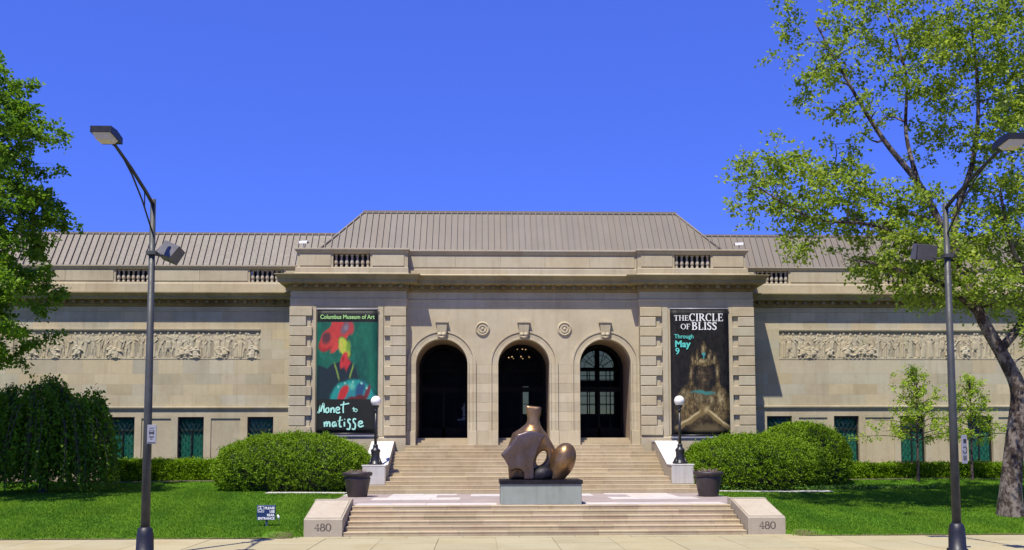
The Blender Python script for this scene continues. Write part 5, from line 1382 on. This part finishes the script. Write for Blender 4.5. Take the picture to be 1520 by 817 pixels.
# --- clipped yews and hedges
def sprays(pos, nor, n_each, size, L_, mat_name, label_tone=0.0, up=.5):
    d = nrm(nor+np.array((0, 0, up))+rng.normal(size=nor.shape)*.45)
    L_ = L_*(1+.35*rng.normal(size=len(pos))**2*.5+1.1*(rng.random(len(pos)) < .035))[:, None]
    u = rng.random((len(pos), n_each)); q = pos[:, None]+d[:, None]*(L_*u)[..., None]+rng.normal(size=(len(pos), n_each, 3))*.035
    al = np.repeat(d[:, None], n_each, 1)+rng.normal(size=q.shape)*.55; nn = np.repeat(nor[:, None], n_each, 1)+np.array((0, 0, .6))
    ct = rng.normal(size=len(pos))*.13
    tn = np.clip(.35+.35*u+ct[:, None]+label_tone, 0, 1)  # leaves darker near the spray base: shade of the gaps put into colour
    return q.reshape(-1, 3), al.reshape(-1, 3), nn.reshape(-1, 3), tn.ravel()
def bush(name, label, c, r, n, mat, power=2.4, leaf=.07, cat='bush', group=None, lump=.10):
    t = empty(name, c, label, cat, group)
    u = rng.normal(size=(n, 3)); u[:, 2] = np.where(rng.random(n) < .3, -.75*np.abs(u[:, 2]), np.abs(u[:, 2])); u = nrm(u)
    k = (np.abs(u[:, 0])**power+np.abs(u[:, 1])**power+np.abs(u[:, 2])**power)**(-1/power)
    s0 = u*k[:, None]; C = np.array(c); Rv = np.array(r); lo_ = .36*Rv[2]; C = C+np.array((0, 0, lo_)); Rv = Rv*np.array((1, 1, .64)); s0[:, 2] = np.where(s0[:, 2] < 0, s0[:, 2]*lo_*1.35/Rv[2], s0[:, 2]); s0 = s0[s0[:, 2]*Rv[2] > -lo_]; u = u[:len(s0)]
    wv_ = wob(s0*Rv, 2.2, c[0])*lump+wob(s0*Rv, 5.5, c[1])*lump*.6+wob(s0*Rv, 12., c[1])*lump*.45
    p = C+s0*Rv*(1-lump*.4)+(s0/np.linalg.norm(s0, axis=1, keepdims=True))*wv_[:, None]
    nor = nrm(s0/Rv)
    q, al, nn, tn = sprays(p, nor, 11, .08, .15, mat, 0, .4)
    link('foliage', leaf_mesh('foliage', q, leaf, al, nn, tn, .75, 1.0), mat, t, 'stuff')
    # twiggy inside
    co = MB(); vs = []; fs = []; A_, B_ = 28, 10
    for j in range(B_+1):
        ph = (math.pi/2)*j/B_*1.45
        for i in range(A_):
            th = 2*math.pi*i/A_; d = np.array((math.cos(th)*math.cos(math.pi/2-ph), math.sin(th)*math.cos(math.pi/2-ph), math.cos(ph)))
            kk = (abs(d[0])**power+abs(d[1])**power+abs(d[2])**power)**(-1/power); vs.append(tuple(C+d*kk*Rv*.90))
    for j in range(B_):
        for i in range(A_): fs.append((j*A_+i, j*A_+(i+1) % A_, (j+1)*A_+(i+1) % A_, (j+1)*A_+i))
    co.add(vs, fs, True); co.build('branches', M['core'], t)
    return t
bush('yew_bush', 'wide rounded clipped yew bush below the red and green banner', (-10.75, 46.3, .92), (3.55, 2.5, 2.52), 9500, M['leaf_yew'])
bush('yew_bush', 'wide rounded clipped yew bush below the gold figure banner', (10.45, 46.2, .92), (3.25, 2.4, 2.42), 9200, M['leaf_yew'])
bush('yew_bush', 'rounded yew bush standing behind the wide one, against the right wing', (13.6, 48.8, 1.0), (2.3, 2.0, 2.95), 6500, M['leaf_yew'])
def hedge(label, x0, x1, y0, y1, z0, z1, n):
    t = empty('clipped_hedge', ((x0+x1)/2, (y0+y1)/2, z0), label, 'hedge', 'low clipped hedges along the wings')
    Lx, Ly, Lz = x1-x0, y1-y0, z1-z0; f = rng.random(n); X = x0+Lx*rng.random(n)
    front = f < .62
    Y = np.where(front, y0+.03*rng.random(n), y0+Ly*rng.random(n)); Z = np.where(front, z0+Lz*rng.random(n), z1-.03*rng.random(n))
    p = np.stack([X, Y, Z], 1); w_ = wob(p, 2.6, 1.0)*.07+wob(p, 6, 2.)*.05; nor = np.where(front[:, None], np.array((0, -1., .15)), np.array((0, -.1, 1.)))
    p = p+nor*w_[:, None]
    q, al, nn, tn = sprays(p, nor, 8, .07, .13, None, 0, .4)
    link('foliage', leaf_mesh('foliage', q, .075, al, nn, tn, .85), M['leaf_hedge'], t, 'stuff')
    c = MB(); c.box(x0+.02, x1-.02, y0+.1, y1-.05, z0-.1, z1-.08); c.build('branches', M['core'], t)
hedge('low clipped hedge along the left wing, under its windows', -21.0, -14.1, 50.1, 51.1, 1.2, 2.16, 5200)
hedge('low clipped hedge along the right wing, behind the young trees', 15.6, 27.5, 50.0, 51.0, 1.05, 1.86, 7800)

# --- weeping mulberry at the left
t = empty('weeping_mulberry', (-21.4, 44.6, .95), 'dark weeping tree with curtains of hanging branches on the left lawn', 'tree')
q = MB(); tp = smooth_path([((-21.4, 44.6, .8), .22), ((-21.3, 44.6, 2.2), .17), ((-21.5, 44.7, 3.6), .14), ((-21.4, 44.6, 4.6), .10)]); q.tube([p for p, r in tp], [r for p, r in tp], 10); q.build('trunk', M['bark_sap'], t)
br = MB(); pos = []; al = []; tn = []
for k in range(980):
    a_ = random.random()*2*math.pi; rad = math.sqrt(random.random())*3.15; rx = rad*math.cos(a_); ry = rad*.8*math.sin(a_)
    top = 5.5-.16*(rad/3.1)**2*6+random.uniform(-.3, .2)+.38*math.sin(rx*2.4+1)+.2*math.sin(ry*2.7)
    bot = .95+random.random()**2*1.6+(0.15 if rad > 2 else .3)
    s0 = np.array((-21.4+rx*.72, 44.6+ry*.72, top+(.35*random.random()**3))); pts = []
    for u in np.linspace(0, 1, 8):
        pts.append(s0+np.array((rx*.30*(1-(1-u)**2)+.10*math.sin(4*u+k), ry*.30*(1-(1-u)**2)+.08*math.cos(5*u+k), -(top-bot)*u**1.15+.22*math.sin(math.pi*min(1, u*2.2))*(u < .45))))
    if k % 5 == 0: br.tube(pts, [.018]*5+[.012, .009, .005], 4, False)
    n = 34; u = rng.random(n)*7; i = np.minimum(u.astype(int), 6); P = np.array(pts); q_ = P[i]+(P[i+1]-P[i])*(u-i)[:, None]+rng.normal(size=(n, 3))*.075
    pos.append(q_); al.append(np.tile((rx*.1, ry*.1-.1, -.8), (n, 1))+rng.normal(size=(n, 3))*.35); tn.append(.45+random.uniform(-.2, .25)+rng.normal(size=n)*.15)
br.build('branches', M['bark_sap'], t, 'stuff', recalc=False)
me = leaf_mesh('crown', np.concatenate(pos), .15, np.concatenate(al), np.tile((.0, -.5, .6), (980*34, 1)), np.concatenate(tn), 1.0, 1.2); link('crown', me, M['leaf_mul'], t, 'stuff')

# --- ground cover by the right yews, grass
n = 2600; X = 8.6+rng.random(n)*9.5; Y = 43.95+rng.random(n)*.75; p = np.stack([X, Y, zground(X, Y)+.02+.16*rng.random(n)], 1)
link('ground_cover', leaf_mesh('ground_cover', p, .11, None, None, None, 1.0, 1.0), M['leaf_cover'], kind='stuff')
def grass(x0, x1, y0, y1, n):
    X = x0+(x1-x0)*rng.random(n); Y = y0+(y1-y0)*rng.random(n); Z = zground(X, Y)
    bare = ((np.abs(np.abs(X)-8.6) < .75) & (Y < 34.0)) | (Y < 32.72+.22*(1+wob(np.stack([X, Y, 0*X], 1), 2.2, 3.)))
    Y = np.where(bare & (rng.random(n) < .82), Y+5.0, Y); Z = zground(X, Y)
    h = (.035+.045*rng.random(n))*(1+.35*wob(np.stack([X, Y, Z], 1), 1.3, .4)); a_ = rng.random(n)*2*math.pi; w_ = .012+.012*rng.random(n)
    b = np.stack([X, Y, Z-.005], 1); side = np.stack([np.cos(a_), np.sin(a_), 0*a_], 1)*w_[:, None]; tip = b+np.stack([rng.normal(size=n)*.02, rng.normal(size=n)*.02, h], 1)
    tn_ = np.clip(.45+.10*np.sign(np.sin(X*3.4+.4*Y))*np.clip(np.sin(X*3.4+.4*Y)**2*3, 0, 1)+.28*wob(b, .55, 2.)+.2*wob(b, 1.7, 1.)+rng.normal(size=n)*.16, 0, 1)
    return np.stack([b-side, b+side, tip], 1).reshape(-1, 3), tn_
V = []; Tn = []
for a_ in ((-30, -8.05, 32.72, 43.0, 170000), (8.05, 30, 32.72, 43.0, 170000), (-30, -11.5, 43.0, 44.15, 20000), (13.3, 30, 43.0, 44.15, 20000), (-30, -8.2, 44.12, 49.5, 60000), (8.2, 30, 44.12, 49.5, 60000)):
    v, tt = grass(*a_); V.append(v); Tn.append(tt)
V = np.concatenate(V); Tn = np.concatenate(Tn)
link('grass', np_mesh('grass', V, 3, np.arange(len(V)).reshape(-1, 3), Tn), M['grass'], kind='stuff')

for o in bpy.data.objects:
    if '_w' in o: del o['_w']
